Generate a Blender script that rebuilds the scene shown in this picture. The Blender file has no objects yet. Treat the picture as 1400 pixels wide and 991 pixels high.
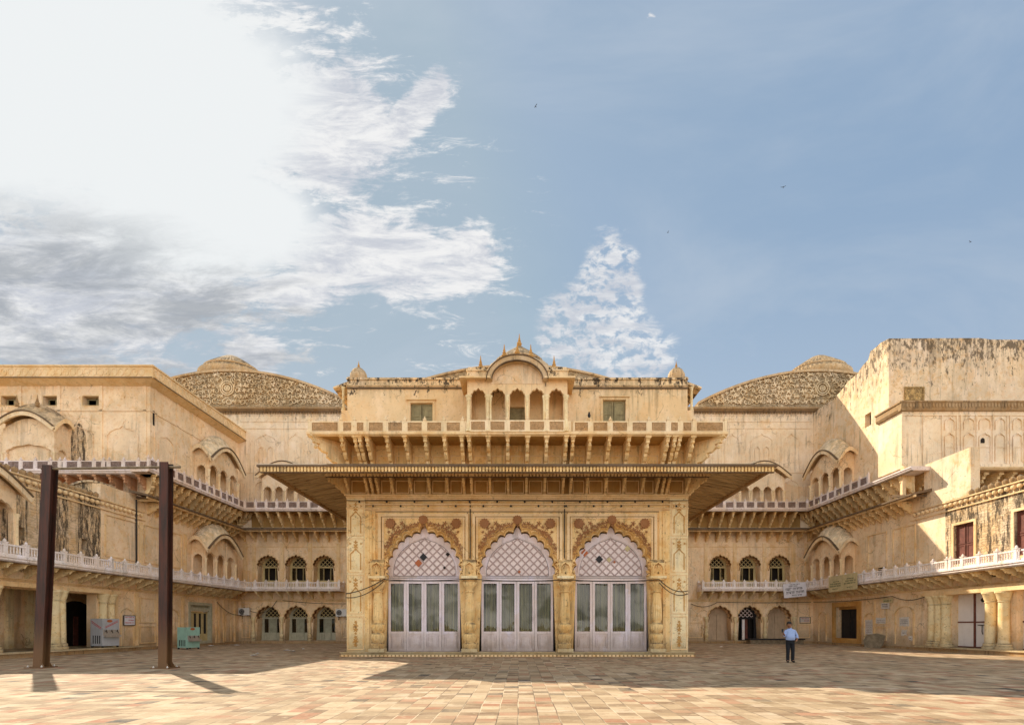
import bpy, bmesh, math, random
from mathutils import Vector, Matrix
from mathutils.geometry import tessellate_polygon, delaunay_2d_cdt
R = math.radians
PI = math.pi
random.seed(7)
scene = bpy.context.scene
COL = scene.collection

# ------------------------------------------------------------------ scene layout (metres)
EYE = 1.6
DB = 46.7            # back range, depth
XL, XR = -25.6, 26.8 # wing wall planes
DF = 26.7            # main hall front
XC = -0.1            # main hall centre
HW = 8.87            # main hall half width

# ------------------------------------------------------------------ materials
class NT:
    def __init__(s, name):
        s.m = bpy.data.materials.new(name); s.m.use_nodes = True
        s.t = s.m.node_tree; s.t.nodes.clear()
        s.out = s.t.nodes.new('ShaderNodeOutputMaterial')
    def n(s, typ, ins=None, **props):
        nd = s.t.nodes.new(typ)
        for k, v in props.items(): setattr(nd, k, v)
        for k, v in (ins or {}).items():
            if isinstance(v, bpy.types.NodeSocket): s.t.links.new(v, nd.inputs[k])
            else: nd.inputs[k].default_value = v
        return nd
    def pos(s, scale=(1,1,1), rot=(0,0,0)):
        g = s.n('ShaderNodeNewGeometry')
        return s.n('ShaderNodeMapping', {'Vector': g.outputs['Position'], 'Scale': scale, 'Rotation': rot}).outputs[0]
    def noise(s, vec, scale, detail=4, rough=.6, dist=0):
        return s.n('ShaderNodeTexNoise', {'Vector': vec, 'Scale': scale, 'Detail': detail, 'Roughness': rough, 'Distortion': dist}).outputs['Fac']
    def ramp(s, fac, a, b, smooth=True):
        nd = s.n('ShaderNodeMapRange', {'Value': fac, 'From Min': a, 'From Max': b, 'To Min': 0.0, 'To Max': 1.0})
        if smooth: nd.interpolation_type = 'SMOOTHSTEP'
        return nd.outputs[0]
    def mix(s, fac, a, b, mode='MIX'):
        nd = s.n('ShaderNodeMix', data_type='RGBA', blend_type=mode)
        for k, v in ((0, fac), (6, a), (7, b)):
            if isinstance(v, bpy.types.NodeSocket): s.t.links.new(v, nd.inputs[k])
            else: nd.inputs[k].default_value = v if k == 0 else (tuple(v) + (1,))[:4]
        return nd.outputs[2]
    def math(s, op, a, b=0.0, c=0.0):
        nd = s.n('ShaderNodeMath', operation=op)
        for i, v in enumerate((a, b, c)):
            if isinstance(v, bpy.types.NodeSocket): s.t.links.new(v, nd.inputs[i])
            else: nd.inputs[i].default_value = v
        return nd.outputs[0]
    def bsdf(s, col, rough=.85, bump=None, bstr=.3, bdist=.02, metal=0.0, spec=.3):
        ins = {'Roughness': rough, 'Metallic': metal, 'Specular IOR Level': spec}
        b = s.n('ShaderNodeBsdfPrincipled', ins)
        if isinstance(col, bpy.types.NodeSocket): s.t.links.new(col, b.inputs['Base Color'])
        else: b.inputs['Base Color'].default_value = tuple(col) + (1,)
        if bump is not None:
            bp = s.n('ShaderNodeBump', {'Height': bump, 'Strength': bstr, 'Distance': bdist})
            s.t.links.new(bp.outputs[0], b.inputs['Normal'])
        s.t.links.new(b.outputs[0], s.out.inputs[0])
        return s.m

def sc(c, f): return tuple(x * f for x in c)

def plaster(name, c, var=.18, stain=.35, streak=.35, top=None, grime_up=.75, fine=.1, base=None, crack=.5, carve=None, brick=0):
    """weathered lime plaster: mottled, streaked, chipped; top=(z0,z1,amount) rain-black band"""
    t = NT(name)
    P = t.pos()
    n1 = t.noise(P, .35, 6, .65)
    col = t.mix(t.ramp(n1, .3, .7), sc(c, 1 - var), sc(c, 1 + var * .55))
    n2 = t.noise(t.pos((1, 1, 1)), 2.3, 6, .7)
    warm = (c[0] * .86, c[1] * .70, c[2] * .50)
    col = t.mix(t.math('MULTIPLY', t.ramp(n2, .48, .62), min(1, stain * 1.25)), col, warm)
    pale = (min(1, c[0] * 1.12), min(1, c[1] * 1.17), min(1, c[2] * 1.35))
    n2b = t.noise(t.pos((1, 1, .6)), 1.1, 5, .7)
    col = t.mix(t.math('MULTIPLY', t.ramp(n2b, .50, .66), .6), col, pale)
    dvp = t.n('ShaderNodeTexNoise', {'Vector': P, 'Scale': .8, 'Detail': 5.0}).outputs['Color']
    dvp = t.n('ShaderNodeVectorMath', {0: dvp, 1: (2.2, 2.2, 2.2)}, operation='MULTIPLY').outputs[0]
    Pd = t.n('ShaderNodeVectorMath', {0: P, 1: dvp}, operation='ADD').outputs[0]
    pv = t.n('ShaderNodeTexVoronoi', {'Vector': Pd, 'Scale': .38})
    pc = t.n('ShaderNodeSeparateXYZ', {0: pv.outputs['Color']}).outputs[0]
    col = t.mix(t.math('MULTIPLY', t.ramp(pc, .55, .95), .30), col, sc(warm, 1.12))
    col = t.mix(t.math('MULTIPLY', t.ramp(pc, .45, .05), .28), col, pale)
    ck = t.n('ShaderNodeTexVoronoi', {'Vector': Pd, 'Scale': .55}, feature='DISTANCE_TO_EDGE').outputs['Distance']
    ckm = t.math('MULTIPLY', t.math('SUBTRACT', 1.0, t.ramp(ck, .004, .016)), t.ramp(t.noise(P, .45, 3, .5), .50, .60))
    col = t.mix(t.math('MULTIPLY', ckm, crack), col, (.16, .10, .055))
    # vertical streaks
    n3 = t.noise(t.pos((2.4, 2.4, .16)), 1.5, 6, .7)
    n3b = t.noise(P, .5, 3, .5)
    st = t.math('MULTIPLY', t.ramp(n3, .50, .64), t.ramp(n3b, .38, .60))
    col = t.mix(t.math('MULTIPLY', st, streak), col, (.10, .072, .045))
    # speckle and chips
    n4 = t.noise(P, 9.0, 5, .75)
    col = t.mix(t.math('MULTIPLY', t.ramp(n4, .58, .66), fine * 3.2), col, (.12, .08, .045))
    n6 = t.noise(P, 3.0, 8, .8)
    col = t.mix(t.math('MULTIPLY', t.ramp(n6, .625, .64), min(1, stain * 1.6)), col, (.20, .14, .085))
    h = t.math('ADD', n4, t.math('MULTIPLY', n6, .8))
    bs, bd = .35, .02
    g = t.n('ShaderNodeNewGeometry')
    sep = t.n('ShaderNodeSeparateXYZ', {0: g.outputs['Position']})
    if brick:
        P2 = t.pos((1.6, 1.6, 7.0))
        dv = t.n('ShaderNodeTexNoise', {'Vector': P, 'Scale': 3.0, 'Detail': 4.0}).outputs['Color']
        dv = t.n('ShaderNodeVectorMath', {0: dv, 1: (.9, .9, .9)}, operation='MULTIPLY').outputs[0]
        P3 = t.n('ShaderNodeVectorMath', {0: P2, 1: dv}, operation='ADD').outputs[0]
        bt = t.n('ShaderNodeTexVoronoi', {'Vector': P3, 'Scale': 1.0}, feature='DISTANCE_TO_EDGE').outputs['Distance']
        crack = t.math('SUBTRACT', 1.0, t.ramp(bt, .01, .09))
        area = t.ramp(t.noise(t.pos((1.2, 1.2, .22)), .8, 6, .7), .30, .46)
        col = t.mix(t.math('MULTIPLY', t.math('MULTIPLY', crack, area), .42 * brick), col, (.17, .11, .06))
        blk = t.ramp(t.noise(t.pos((3.6, 3.6, .7)), 1.5, 9, .85), .47, .52)
        a2 = t.ramp(t.noise(t.pos((2.4, 2.4, .08)), .9, 5, .6), .40, .50)
        col = t.mix(t.math('MULTIPLY', t.math('MULTIPLY', blk, a2), .92 * brick), col, (.06, .045, .032))
        h = t.math('ADD', h, t.math('MULTIPLY', t.math('MULTIPLY', bt, area), 1.2))
        bs, bd = .6, .06
    if carve:
        sc_, amt, dep = carve
        wv = t.n('ShaderNodeTexNoise', {'Vector': P, 'Scale': sc_ * .8, 'Detail': 2.0}).outputs['Color']
        vm = t.n('ShaderNodeVectorMath', {0: wv, 1: (1.1, 1.1, 1.1)}, operation='MULTIPLY').outputs[0]
        va = t.n('ShaderNodeVectorMath', {0: P, 1: vm}, operation='ADD').outputs[0]
        vo = t.n('ShaderNodeTexVoronoi', {'Vector': va, 'Scale': sc_}, feature='SMOOTH_F1').outputs['Distance']
        vo2 = t.noise(va, sc_ * 1.4, 2, .5, 1.5)
        rel = t.math('ADD', t.ramp(vo, .2, .62), t.ramp(vo2, .46, .56))
        col = t.mix(t.math('MULTIPLY', t.ramp(rel, .55, 1.6), amt), col, (.15, .095, .05))
        h = t.math('SUBTRACT', t.math('MULTIPLY', h, .3), rel)
        bs, bd = .9, dep
    if top:
        z0, z1, am = top
        zz = t.math('ADD', sep.outputs[2], t.math('MULTIPLY', t.math('SUBTRACT', t.noise(t.pos((1.8, 1.8, .5)), 1.2, 7, .75), .5), (z1 - z0) * 1.7))
        tp = t.ramp(zz, z0, z1, False)
        rn = t.noise(t.pos((1, 1, .45)), 3.2, 9, .82)
        th = t.math('SUBTRACT', .625, t.math('MULTIPLY', tp, .135))
        chips = t.ramp(t.math('SUBTRACT', rn, th), -.012, .02)
        run = t.ramp(t.noise(t.pos((2.6, 2.6, .12)), 1.5, 6, .7), .44, .60)
        chips = t.math('MAXIMUM', chips, t.math('MULTIPLY', t.math('MULTIPLY', run, tp), .45))
        tm = t.math('MULTIPLY', t.math('MULTIPLY', t.ramp(tp, .02, .25), chips), am)
        col = t.mix(tm, col, (.085, .062, .042))
    if base:
        zz = t.math('ADD', sep.outputs[2], t.math('MULTIPLY', t.noise(P, 1.5, 5, .7), -1.4))
        bm_ = t.math('MULTIPLY', t.math('SUBTRACT', 1.0, t.ramp(zz, -.6, base)), .55)
        col = t.mix(bm_, col, (.19, .125, .07))
    if grime_up:
        sn = t.n('ShaderNodeSeparateXYZ', {0: g.outputs['True Normal']})
        up = t.ramp(sn.outputs[2], .25, .75)
        gn = t.ramp(t.noise(P, 2.4, 6, .7), .35, .62)
        col = t.mix(t.math('MULTIPLY', t.math('MULTIPLY', up, gn), grime_up), col, (.10, .078, .055))
    return t.bsdf(col, .9, h, bs, bd, spec=.15)

M = {}
OCH = (.87, .66, .42)
M['wall'] = plaster('ochre_plaster', OCH, base=1.2, var=.22, streak=.30, stain=.42, fine=.13)
M['wall_up'] = plaster('pale_plaster', (.88, .70, .48), stain=.3, streak=.42, var=.15, top=(19.6, 21.6, .5))
M['wall_eaten'] = plaster('eroded_plaster', (.84, .65, .43), stain=.55, streak=.4, var=.22, top=(18.4, 22.0, .85))
M['wall_brick'] = plaster('exposed_masonry', (.76, .57, .35), stain=.5, streak=.55, var=.2, brick=1.0)
M['hall'] = plaster('golden_stone', (.85, .60, .275), stain=.6, streak=.45, var=.26, fine=.2, base=.8)
M['hall_up'] = plaster('hall_plaster', (.86, .635, .365), stain=.2, streak=.35, var=.12, top=(13.3, 14.6, 1.0))
M['hall_pale'] = plaster('pale_marble', (.86, .71, .42), stain=.5, streak=.25, var=.16, fine=.18, base=.6)
M['trim'] = plaster('trim_stone', (.82, .60, .33), stain=.4, streak=.2, var=.15)
M['trim_dark'] = plaster('weathered_trim', (.42, .28, .145), stain=.6, streak=.6, var=.25, fine=.2)
M['soffit'] = plaster('shade_orange_soffit', (.42, .25, .085), stain=.5, streak=.3, var=.25)  # dark orange carries the shade and warm bounce under balconies and eaves
M['cusp'] = plaster('brown_shade_cusps', (.30, .165, .075), stain=.4, streak=.1, var=.35, grime_up=0)  # brown stands for shade in the scalloped window reveals
M['bracket'] = plaster('bracket_stone', (.82, .60, .31), stain=.6, streak=.4, var=.3, fine=.2)
M['bracket_red'] = plaster('red_bracket_stone', (.60, .34, .19), stain=.5, streak=.3, var=.25, fine=.15)
M['carved'] = plaster('carved_floral_plaster', (.66, .50, .30), stain=.4, streak=.4, var=.3, carve=(3.2, .5, .05), top=(21.5, 27.5, .3))
M['carved_fine'] = plaster('carved_stone', (.72, .48, .2), stain=.3, streak=.1, var=.2, carve=(4.2, .7, .05))
M['ornament'] = plaster('ochre_ornament', (.55, .31, .10), stain=.5, streak=.1, var=.3, grime_up=0)
M['rosette'] = plaster('red_ornament', (.35, .165, .07), stain=.4, streak=.05, var=.35, grime_up=0)
M['rail_pink'] = plaster('pink_sandstone', (.80, .68, .61), stain=.3, streak=.3, var=.15, fine=.15)
M['rail_panel'] = plaster('pierced_red_stone', (.50, .36, .31), stain=.3, streak=.2, var=.25, carve=(7, .5, .03))
M['rail_white'] = plaster('whitewashed_stone', (.88, .80, .75), stain=.15, streak=.3, var=.1, fine=.2, grime_up=.3)
M['rail_tan'] = plaster('tan_stone', (.86, .68, .42), stain=.25, streak=.3, var=.12)
M['rail_tan_panel'] = plaster('tan_pierced_stone', (.72, .45, .22), stain=.2, streak=.2, var=.15, carve=(7, .25, .02))
M['edge'] = plaster('dark_stone_shade_edge', (.17, .115, .07), stain=.4, streak=.3, var=.4, fine=.2)  # near-black eave and rim stone, also shade lines drawn along edges
M['relief'] = plaster('pale_relief', (.78, .61, .38), stain=.4, streak=.45, var=.25, fine=.2, grime_up=.3, top=(21.5, 26.0, .55))
M['hood'] = plaster('pale_hood_plaster', (.84, .66, .42), stain=.4, streak=.4, var=.2, fine=.15, grime_up=.55)
M['dome'] = plaster('dome_plaster', (.62, .45, .26), stain=.5, streak=.6, var=.25, fine=.2)

def simple(name, c, rough=.6, var=.15, scale=3.0, metal=0.0, bstr=.15, spec=.3, dirt=0.0, dirtc=(.15, .1, .06)):
    t = NT(name)
    n = t.noise(t.pos(), scale, 5, .65)
    col = t.mix(t.ramp(n, .3, .7), sc(c, 1 - var), sc(c, 1 + var))
    if dirt:
        d = t.ramp(t.noise(t.pos((2, 2, .4)), 2.0, 6, .75), .5, .68)
        col = t.mix(t.math('MULTIPLY', d, dirt), col, dirtc)
    return t.bsdf(col, rough, n, bstr, .01, metal, spec)
M['lav'] = plaster('lavender_paint', (.73, .645, .65), var=.07, stain=.2, streak=.4, fine=.06, base=.9, grime_up=0, crack=0.0)
M['lav_pale'] = simple('pale_pink_glass', (.80, .69, .67), .4, .08, 1.2, dirt=.2, dirtc=(.5, .36, .3))
M['lav_bar'] = simple('mauve_lattice', (.44, .33, .31), .6, .1, 3, dirt=.3)
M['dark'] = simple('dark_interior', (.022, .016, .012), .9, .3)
M['dark_door'] = simple('black_door', (.018, .016, .018), .5, .2)
M['beige_door'] = simple('beige_boards', (.52, .38, .25), .7, .08, 2, dirt=.3)
M['olive_door'] = simple('olive_wood', (.30, .25, .13), .75, .2, 5, dirt=.5, dirtc=(.12, .09, .05))
M['cream'] = simple('cream_joinery', (.56, .45, .22), .6, .12, 3, dirt=.3)
M['greenish'] = simple('faded_green_joinery', (.46, .44, .32), .6, .12, 3, dirt=.3)
M['curtain_pale'] = simple('pale_curtain', (.33, .33, .24), .9, .2, 4)
M['red_shutter'] = simple('red_shutter', (.15, .05, .035), .7, .25, 4, dirt=.3)
M['white_metal'] = simple('white_metal_sheet', (.74, .70, .68), .45, .05, 1.5, dirt=.15, dirtc=(.45, .36, .3))
M['ac'] = simple('air_unit_casing', (.70, .69, .66), .4, .05)
M['black'] = simple('black_plastic', (.02, .02, .02), .5, .2)
M['cable'] = simple('cable_rubber', (.035, .028, .022), .6, .2)
M['paper'] = simple('poster_paper', (.66, .62, .58), .8, .1, 6, dirt=.5, dirtc=(.52, .42, .3))
M['banner'] = simple('banner_cloth', (.72, .70, .74), .7, .05, 2)
M['board'] = simple('painted_board', (.56, .47, .26), .7, .1, 3, dirt=.2)
M['ink'] = simple('ink', (.05, .045, .05), .8, .2)
M['ink_red'] = simple('red_ink', (.5, .05, .05), .8, .2)
M['ink_green'] = simple('green_ink', (.08, .11, .05), .8, .2)
M['cooler_grey'] = simple('grey_enamel', (.40, .41, .43), .35, .06, 2, dirt=.2)
M['cooler_teal'] = simple('teal_enamel', (.30, .50, .42), .35, .08, 2, dirt=.25)
M['steel'] = simple('brushed_steel', (.62, .60, .57), .3, .08, 4, metal=.7, dirt=.2)
M['logo'] = simple('orange_badge', (.42, .12, .04), .5, .1)
M['slab'] = simple('rough_stone_slab', (.20, .155, .10), .9, .3, 4, bstr=.6)
M['litter'] = simple('white_paper', (.8, .78, .74), .8, .05)
M['leaf'] = simple('leaf', (.06, .07, .025), .7, .5, 3)
M['shirt'] = simple('light_blue_shirt', (.30, .40, .66), .8, .06, 6)
M['trouser'] = simple('dark_trousers', (.012, .013, .017), .85, .2)
M['skin'] = simple('skin', (.26, .12, .065), .55, .08, 9)
M['hair'] = simple('black_hair', (.012, .010, .009), .6, .3)
M['shoe'] = simple('black_leather', (.015, .012, .011), .35, .1)
M['bird'] = simple('dark_feathers', (.03, .03, .03), .8, .2)

def rust():
    t = NT('rusty_steel')
    n = t.noise(t.pos((3, 3, .3)), 2.0, 7, .75)
    col = t.mix(t.ramp(n, .35, .62), (.028, .018, .014), (.085, .028, .017))
    g = t.n('ShaderNodeNewGeometry'); s = t.n('ShaderNodeSeparateXYZ', {0: g.outputs['Position']})
    low = t.math('SUBTRACT', 1.0, t.ramp(t.math('ADD', s.outputs[2], t.noise(t.pos((4, 4, .5)), 1.5, 5, .7)), .6, 2.6))
    col = t.mix(t.math('MULTIPLY', low, .75), col, (.20, .105, .04))
    return t.bsdf(col, .55, n, .4, .02, .2, .4)
M['rust'] = rust()

def wood_board():
    t = NT('eave_boards')
    P = t.pos((.35, 6.0, 2.0))
    n = t.noise(P, 1.2, 6, .7)
    col = t.mix(t.ramp(n, .3, .7), (.34, .23, .12), (.62, .46, .26))
    n2 = t.noise(t.pos((.6, 5, 1)), 1.3, 6, .75)
    col = t.mix(t.math('MULTIPLY', t.ramp(n2, .56, .66), .8), col, (.11, .07, .04))
    return t.bsdf(col, .85, n, .5, .03)
M['boards'] = wood_board()

def glass():
    t = NT('window_glass')
    lw = t.n('ShaderNodeLayerWeight', {'Blend': .35})
    tr = t.n('ShaderNodeBsdfTransparent', {'Color': (.72, .74, .66, 1)})
    gl = t.n('ShaderNodeBsdfGlossy', {'Color': (.9, .9, .9, 1), 'Roughness': .03})
    n = t.noise(t.pos((.8, .8, .5)), 1.3, 2, .5)
    bp = t.n('ShaderNodeBump', {'Height': n, 'Strength': .25, 'Distance': .05})
    t.t.links.new(bp.outputs[0], gl.inputs['Normal'])
    f = t.math('ADD', t.math('MULTIPLY', t.math('POWER', lw.outputs['Facing'], 3.0), .6), .05)
    mx = t.n('ShaderNodeMixShader', {0: f, 1: tr.outputs[0], 2: gl.outputs[0]})
    t.t.links.new(mx.outputs[0], t.out.inputs[0])
    return t.m
M['glass'] = glass()
def curtain():
    t = NT('curtain_cloth')
    n = t.noise(t.pos((9, 9, .12)), 1.6, 3, .6)
    col = t.mix(t.ramp(n, .35, .65), (.10, .082, .036), (.40, .35, .18))
    return t.bsdf(col, .9)
M['curtain'] = curtain()

def paving():
    t = NT('courtyard_paving')
    g = t.n('ShaderNodeNewGeometry')
    # slight wobble so the joints are not ruler straight
    wob = t.n('ShaderNodeTexNoise', {'Vector': g.outputs['Position'], 'Scale': .9, 'Detail': 3.0}).outputs['Color']
    wv = t.n('ShaderNodeVectorMath', {0: wob, 1: (.045, .045, 0)}, operation='MULTIPLY').outputs[0]
    p = t.n('ShaderNodeVectorMath', {0: g.outputs['Position'], 1: wv}, operation='ADD').outputs[0]
    s = t.n('ShaderNodeSeparateXYZ', {0: p})
    tw, th = .36, .34
    u = t.math('DIVIDE', s.outputs[0], tw); v = t.math('DIVIDE', s.outputs[1], th)
    iu = t.math('FLOOR', u); 
    sh = t.math('MULTIPLY', t.n('ShaderNodeTexWhiteNoise', {'W': iu}, noise_dimensions='1D').outputs['Value'], .22)
    v2 = t.math('ADD', v, sh); iv = t.math('FLOOR', v2)
    fu = t.math('FRACT', u); fv = t.math('FRACT', v2)
    cid = t.n('ShaderNodeCombineXYZ', {0: iu, 1: iv, 2: 3.0}).outputs[0]
    wn = t.n('ShaderNodeTexWhiteNoise', {'Vector': cid}, noise_dimensions='2D')
    rc = t.n('ShaderNodeValToRGB', {'Fac': wn.outputs['Value']})
    cr = rc.color_ramp; cr.interpolation = 'CONSTANT'
    stops = [(0, (.42, .305, .19)), (.2, (.52, .385, .25)), (.38, (.31, .21, .12)), (.50, (.22, .14, .08)), (.60, (.52, .40, .28)),
             (.71, (.32, .145, .08)), (.82, (.17, .105, .06)), (.90, (.38, .20, .12)), (.95, (.055, .05, .045))]
    while len(cr.elements) < len(stops): cr.elements.new(.5)
    for e, (q, c) in zip(cr.elements, stops): e.position = q; e.color = c + (1,)
    P = t.pos()
    n1 = t.noise(P, 1.1, 7, .7)
    dust = t.mix(t.math('MULTIPLY', t.ramp(n1, .38, .58), .6), rc.outputs[0], (.37, .27, .165))
    n0 = t.noise(P, .22, 5, .6)
    dust = t.mix(t.math('MULTIPLY', t.ramp(n0, .50, .68), .6), dust, (.25, .18, .10))
    n2 = t.noise(P, 7, 6, .8)
    dust = t.mix(t.math('MULTIPLY', t.ramp(n2, .54, .66), .6), dust, (.25, .17, .09))
    n5 = t.noise(P, 3.2, 5, .7)
    dust = t.mix(t.math('MULTIPLY', t.ramp(n5, .57, .66), .55), dust, (.50, .39, .26))
    n7 = t.noise(t.pos((1, 1.6, 1)), .55, 8, .78)
    dust = t.mix(t.math('MULTIPLY', t.ramp(n7, .53, .60), .5), dust, (.20, .14, .075))
    eu = t.math('MINIMUM', fu, t.math('SUBTRACT', 1.0, fu)); ev = t.math('MINIMUM', fv, t.math('SUBTRACT', 1.0, fv))
    e = t.math('MINIMUM', eu, ev)
    e2 = t.math('ADD', e, t.math('MULTIPLY', t.math('SUBTRACT', n2, .5), .06))
    j = t.math('SUBTRACT', 1.0, t.ramp(e2, .012, .045))
    jn = t.ramp(t.noise(P, .8, 3, .5), .35, .6)
    jc = t.mix(jn, (.56, .45, .31), (.13, .09, .055))
    col = t.mix(t.math('MULTIPLY', j, .85), dust, jc)
    h = t.math('ADD', t.math('MULTIPLY', t.ramp(e, 0, .05), .6), t.math('ADD', t.math('MULTIPLY', n2, .5), t.math('MULTIPLY', wn.outputs['Value'], .35)))
    return t.bsdf(col, .85, h, .5, .02, spec=.25)
M['paving'] = paving()

# ------------------------------------------------------------------ mesh building
class Fr:
    """a wall frame: u along the wall, z up, w out of the wall"""
    def __init__(s, x, y, rot): s.o = Vector((x, y, 0)); s.rot = rot; s.c = math.cos(rot); s.s = math.sin(rot)
    def P(s, u, z, w=0.0): return (s.o.x + s.c * u + s.s * w, s.o.y + s.s * u - s.c * w, z)
ID = Fr(0, 0, 0)

class MB:
    def __init__(s, fr=ID): s.v = []; s.f = []; s.fr = fr; s.extra = []
    def add(s, pts, faces):
        k = len(s.v); s.v += pts; s.f += [tuple(i + k for i in f) for f in faces]
    def box(s, u0, u1, z0, z1, w0, w1):
        P = s.fr.P
        s.add([P(u, z, w) for u in (u0, u1) for z in (z0, z1) for w in (w0, w1)],
              [(0,1,3,2), (4,6,7,5), (0,4,5,1), (2,3,7,6), (0,2,6,4), (1,5,7,3)])
        return s
    def prism(s, pts, w0, w1):
        """polygon (u,z) extruded along w"""
        n = len(pts); P = s.fr.P
        s.add([P(u, z, w) for w in (w0, w1) for u, z in pts],
              [(i, (i + 1) % n, n + (i + 1) % n, n + i) for i in range(n)])
        tr = tessellate_polygon([[Vector((u, z, 0)) for u, z in pts]])
        k = len(s.v) - 2 * n
        for a, b, c in tr: s.f += [(k + a, k + b, k + c), (k + n + a, k + n + c, k + n + b)]
        return s
    def profile(s, prof, u0, u1):
        """closed profile (w,z) extruded along u"""
        n = len(prof); P = s.fr.P
        s.add([P(u, z, w) for u in (u0, u1) for w, z in prof], [(i, (i + 1) % n, n + (i + 1) % n, n + i) for i in range(n)])
        tr = tessellate_polygon([[Vector((w, z, 0)) for w, z in prof]])
        k = len(s.v) - 2 * n
        for a, b, c in tr: s.f += [(k + a, k + b, k + c), (k + n + a, k + n + c, k + n + b)]
        return s
    def panel(s, outer, holes, w0, w1):
        """wall slab with holes; w0 back, w1 front"""
        loops = [outer] + holes; P = s.fr.P
        flat = [p for l in loops for p in l]; n = len(flat); k = len(s.v)
        s.v += [P(u, z, w1) for u, z in flat] + [P(u, z, w0) for u, z in flat]
        ed = []; q = 0
        for l in loops:
            ed += [(q + i, q + (i + 1) % len(l)) for i in range(len(l))]; q += len(l)
        vo, _, tf, ov, _, _ = delaunay_2d_cdt([Vector(p) for p in flat], ed, [], 0, 1e-6)
        back = {i: (o[0] if o else None) for i, o in enumerate(ov)}
        for t3 in tf:
            cx = sum(vo[i][0] for i in t3) / 3; cz = sum(vo[i][1] for i in t3) / 3
            if not inside((cx, cz), outer) or any(inside((cx, cz), h) for h in holes): continue
            if any(back[i] is None for i in t3): continue
            a, b, c = (back[i] for i in t3)
            s.f += [(k + a, k + b, k + c), (k + n + a, k + n + c, k + n + b)]
        i0 = 0
        for l in loops:
            m = len(l)
            for i in range(m):
                a, b = i0 + i, i0 + (i + 1) % m
                s.f.append((k + a, k + b, k + n + b, k + n + a))
            i0 += m
        return s
    def strip(s, pts, wd, w0, w1, closed=False):
        """raised ribbon following points"""
        n = len(pts); L = []; Rr = []
        for i in range(n):
            a = pts[i - 1] if (i > 0 or closed) else pts[i]; b = pts[(i + 1) % n] if (i < n - 1 or closed) else pts[i]
            dx, dz = b[0] - a[0], b[1] - a[1]; d = math.hypot(dx, dz) or 1
            nx, nz = -dz / d * wd / 2, dx / d * wd / 2
            L.append((pts[i][0] + nx, pts[i][1] + nz)); Rr.append((pts[i][0] - nx, pts[i][1] - nz))
        P = s.fr.P; k = len(s.v)
        for i in range(n): s.v += [P(*L[i], w0), P(*L[i], w1), P(*Rr[i], w1), P(*Rr[i], w0)]
        m = n if closed else n - 1
        for i in range(m):
            a = k + 4 * i; b = k + 4 * ((i + 1) % n)
            s.f += [(a, b, b + 1, a + 1), (a + 1, b + 1, b + 2, a + 2), (a + 2, b + 2, b + 3, a + 3), (a + 3, b + 3, b, a)]
        if not closed: s.f += [(k, k + 1, k + 2, k + 3), (k + 4*(n-1), k + 4*(n-1) + 3, k + 4*(n-1) + 2, k + 4*(n-1) + 1)]
        return s
    def rect_strip(s, u0, u1, z0, z1, wd, w0, w1):
        s.box(u0, u1, z0, z0 + wd, w0, w1).box(u0, u1, z1 - wd, z1, w0, w1)
        s.box(u0, u0 + wd, z0 + wd, z1 - wd, w0, w1).box(u1 - wd, u1, z0 + wd, z1 - wd, w0, w1)
        return s
    def lathe(s, c, prof, n=16, ribs=0, ramp_=0.0, sx=1.0, sy=1.0, a0=0.0, a1=2 * PI):
        """profile (r,z) turned round the vertical through c (x,y,z)"""
        k = len(s.v); full = abs(a1 - a0 - 2 * PI) < 1e-6; m = n if full else n + 1
        for r, z in prof:
            for i in range(m):
                a = a0 + (a1 - a0) * i / n; rr = r * (1 + ramp_ * math.cos(ribs * a)) if ribs else r
                s.v.append((c[0] + rr * sx * math.cos(a), c[1] + rr * sy * math.sin(a), c[2] + z))
        for j in range(len(prof) - 1):
            for i in range(n if full else n):
                a = k + j * m + i; b = k + j * m + (i + 1) % m
                s.f.append((a, b, b + m, a + m))
        s.f.append(tuple(k + i for i in reversed(range(m)))); s.f.append(tuple(k + (len(prof) - 1) * m + i for i in range(m)))
        return s
    def tube(s, pts, r, n=6):
        pts = [Vector(p) for p in pts]; k = len(s.v)
        for i, p in enumerate(pts):
            d = (pts[min(i + 1, len(pts) - 1)] - pts[max(i - 1, 0)]).normalized()
            up = Vector((0, 0, 1)) if abs(d.z) < .9 else Vector((1, 0, 0))
            a = d.cross(up).normalized(); b = d.cross(a)
            for j in range(n):
                t = 2 * PI * j / n; s.v.append(tuple(p + a * r * math.cos(t) + b * r * math.sin(t)))
        for i in range(len(pts) - 1):
            for j in range(n):
                q = k + i * n; s.f.append((q + j, q + (j + 1) % n, q + n + (j + 1) % n, q + n + j))
        s.f.append(tuple(k + j for j in range(n))); s.f.append(tuple(k + (len(pts) - 1) * n + j for j in reversed(range(n))))
        return s
    def quad(s, pts): s.add([tuple(p) for p in pts], [tuple(range(len(pts)))]); return s
    def mesh(s, name, mat, smooth=False, off=(0, 0, 0)):
        me = bpy.data.meshes.new(name)
        me.from_pydata([(v[0] - off[0], v[1] - off[1], v[2] - off[2]) for v in s.v], [], s.f)
        bm = bmesh.new(); bm.from_mesh(me)
        bmesh.ops.recalc_face_normals(bm, faces=bm.faces[:]); bm.to_mesh(me); bm.free()
        me.materials.append(mat)
        if smooth:
            me.polygons.foreach_set('use_smooth', [True] * len(me.polygons))
            me.set_sharp_from_angle(angle=R(40))
        return me
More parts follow.
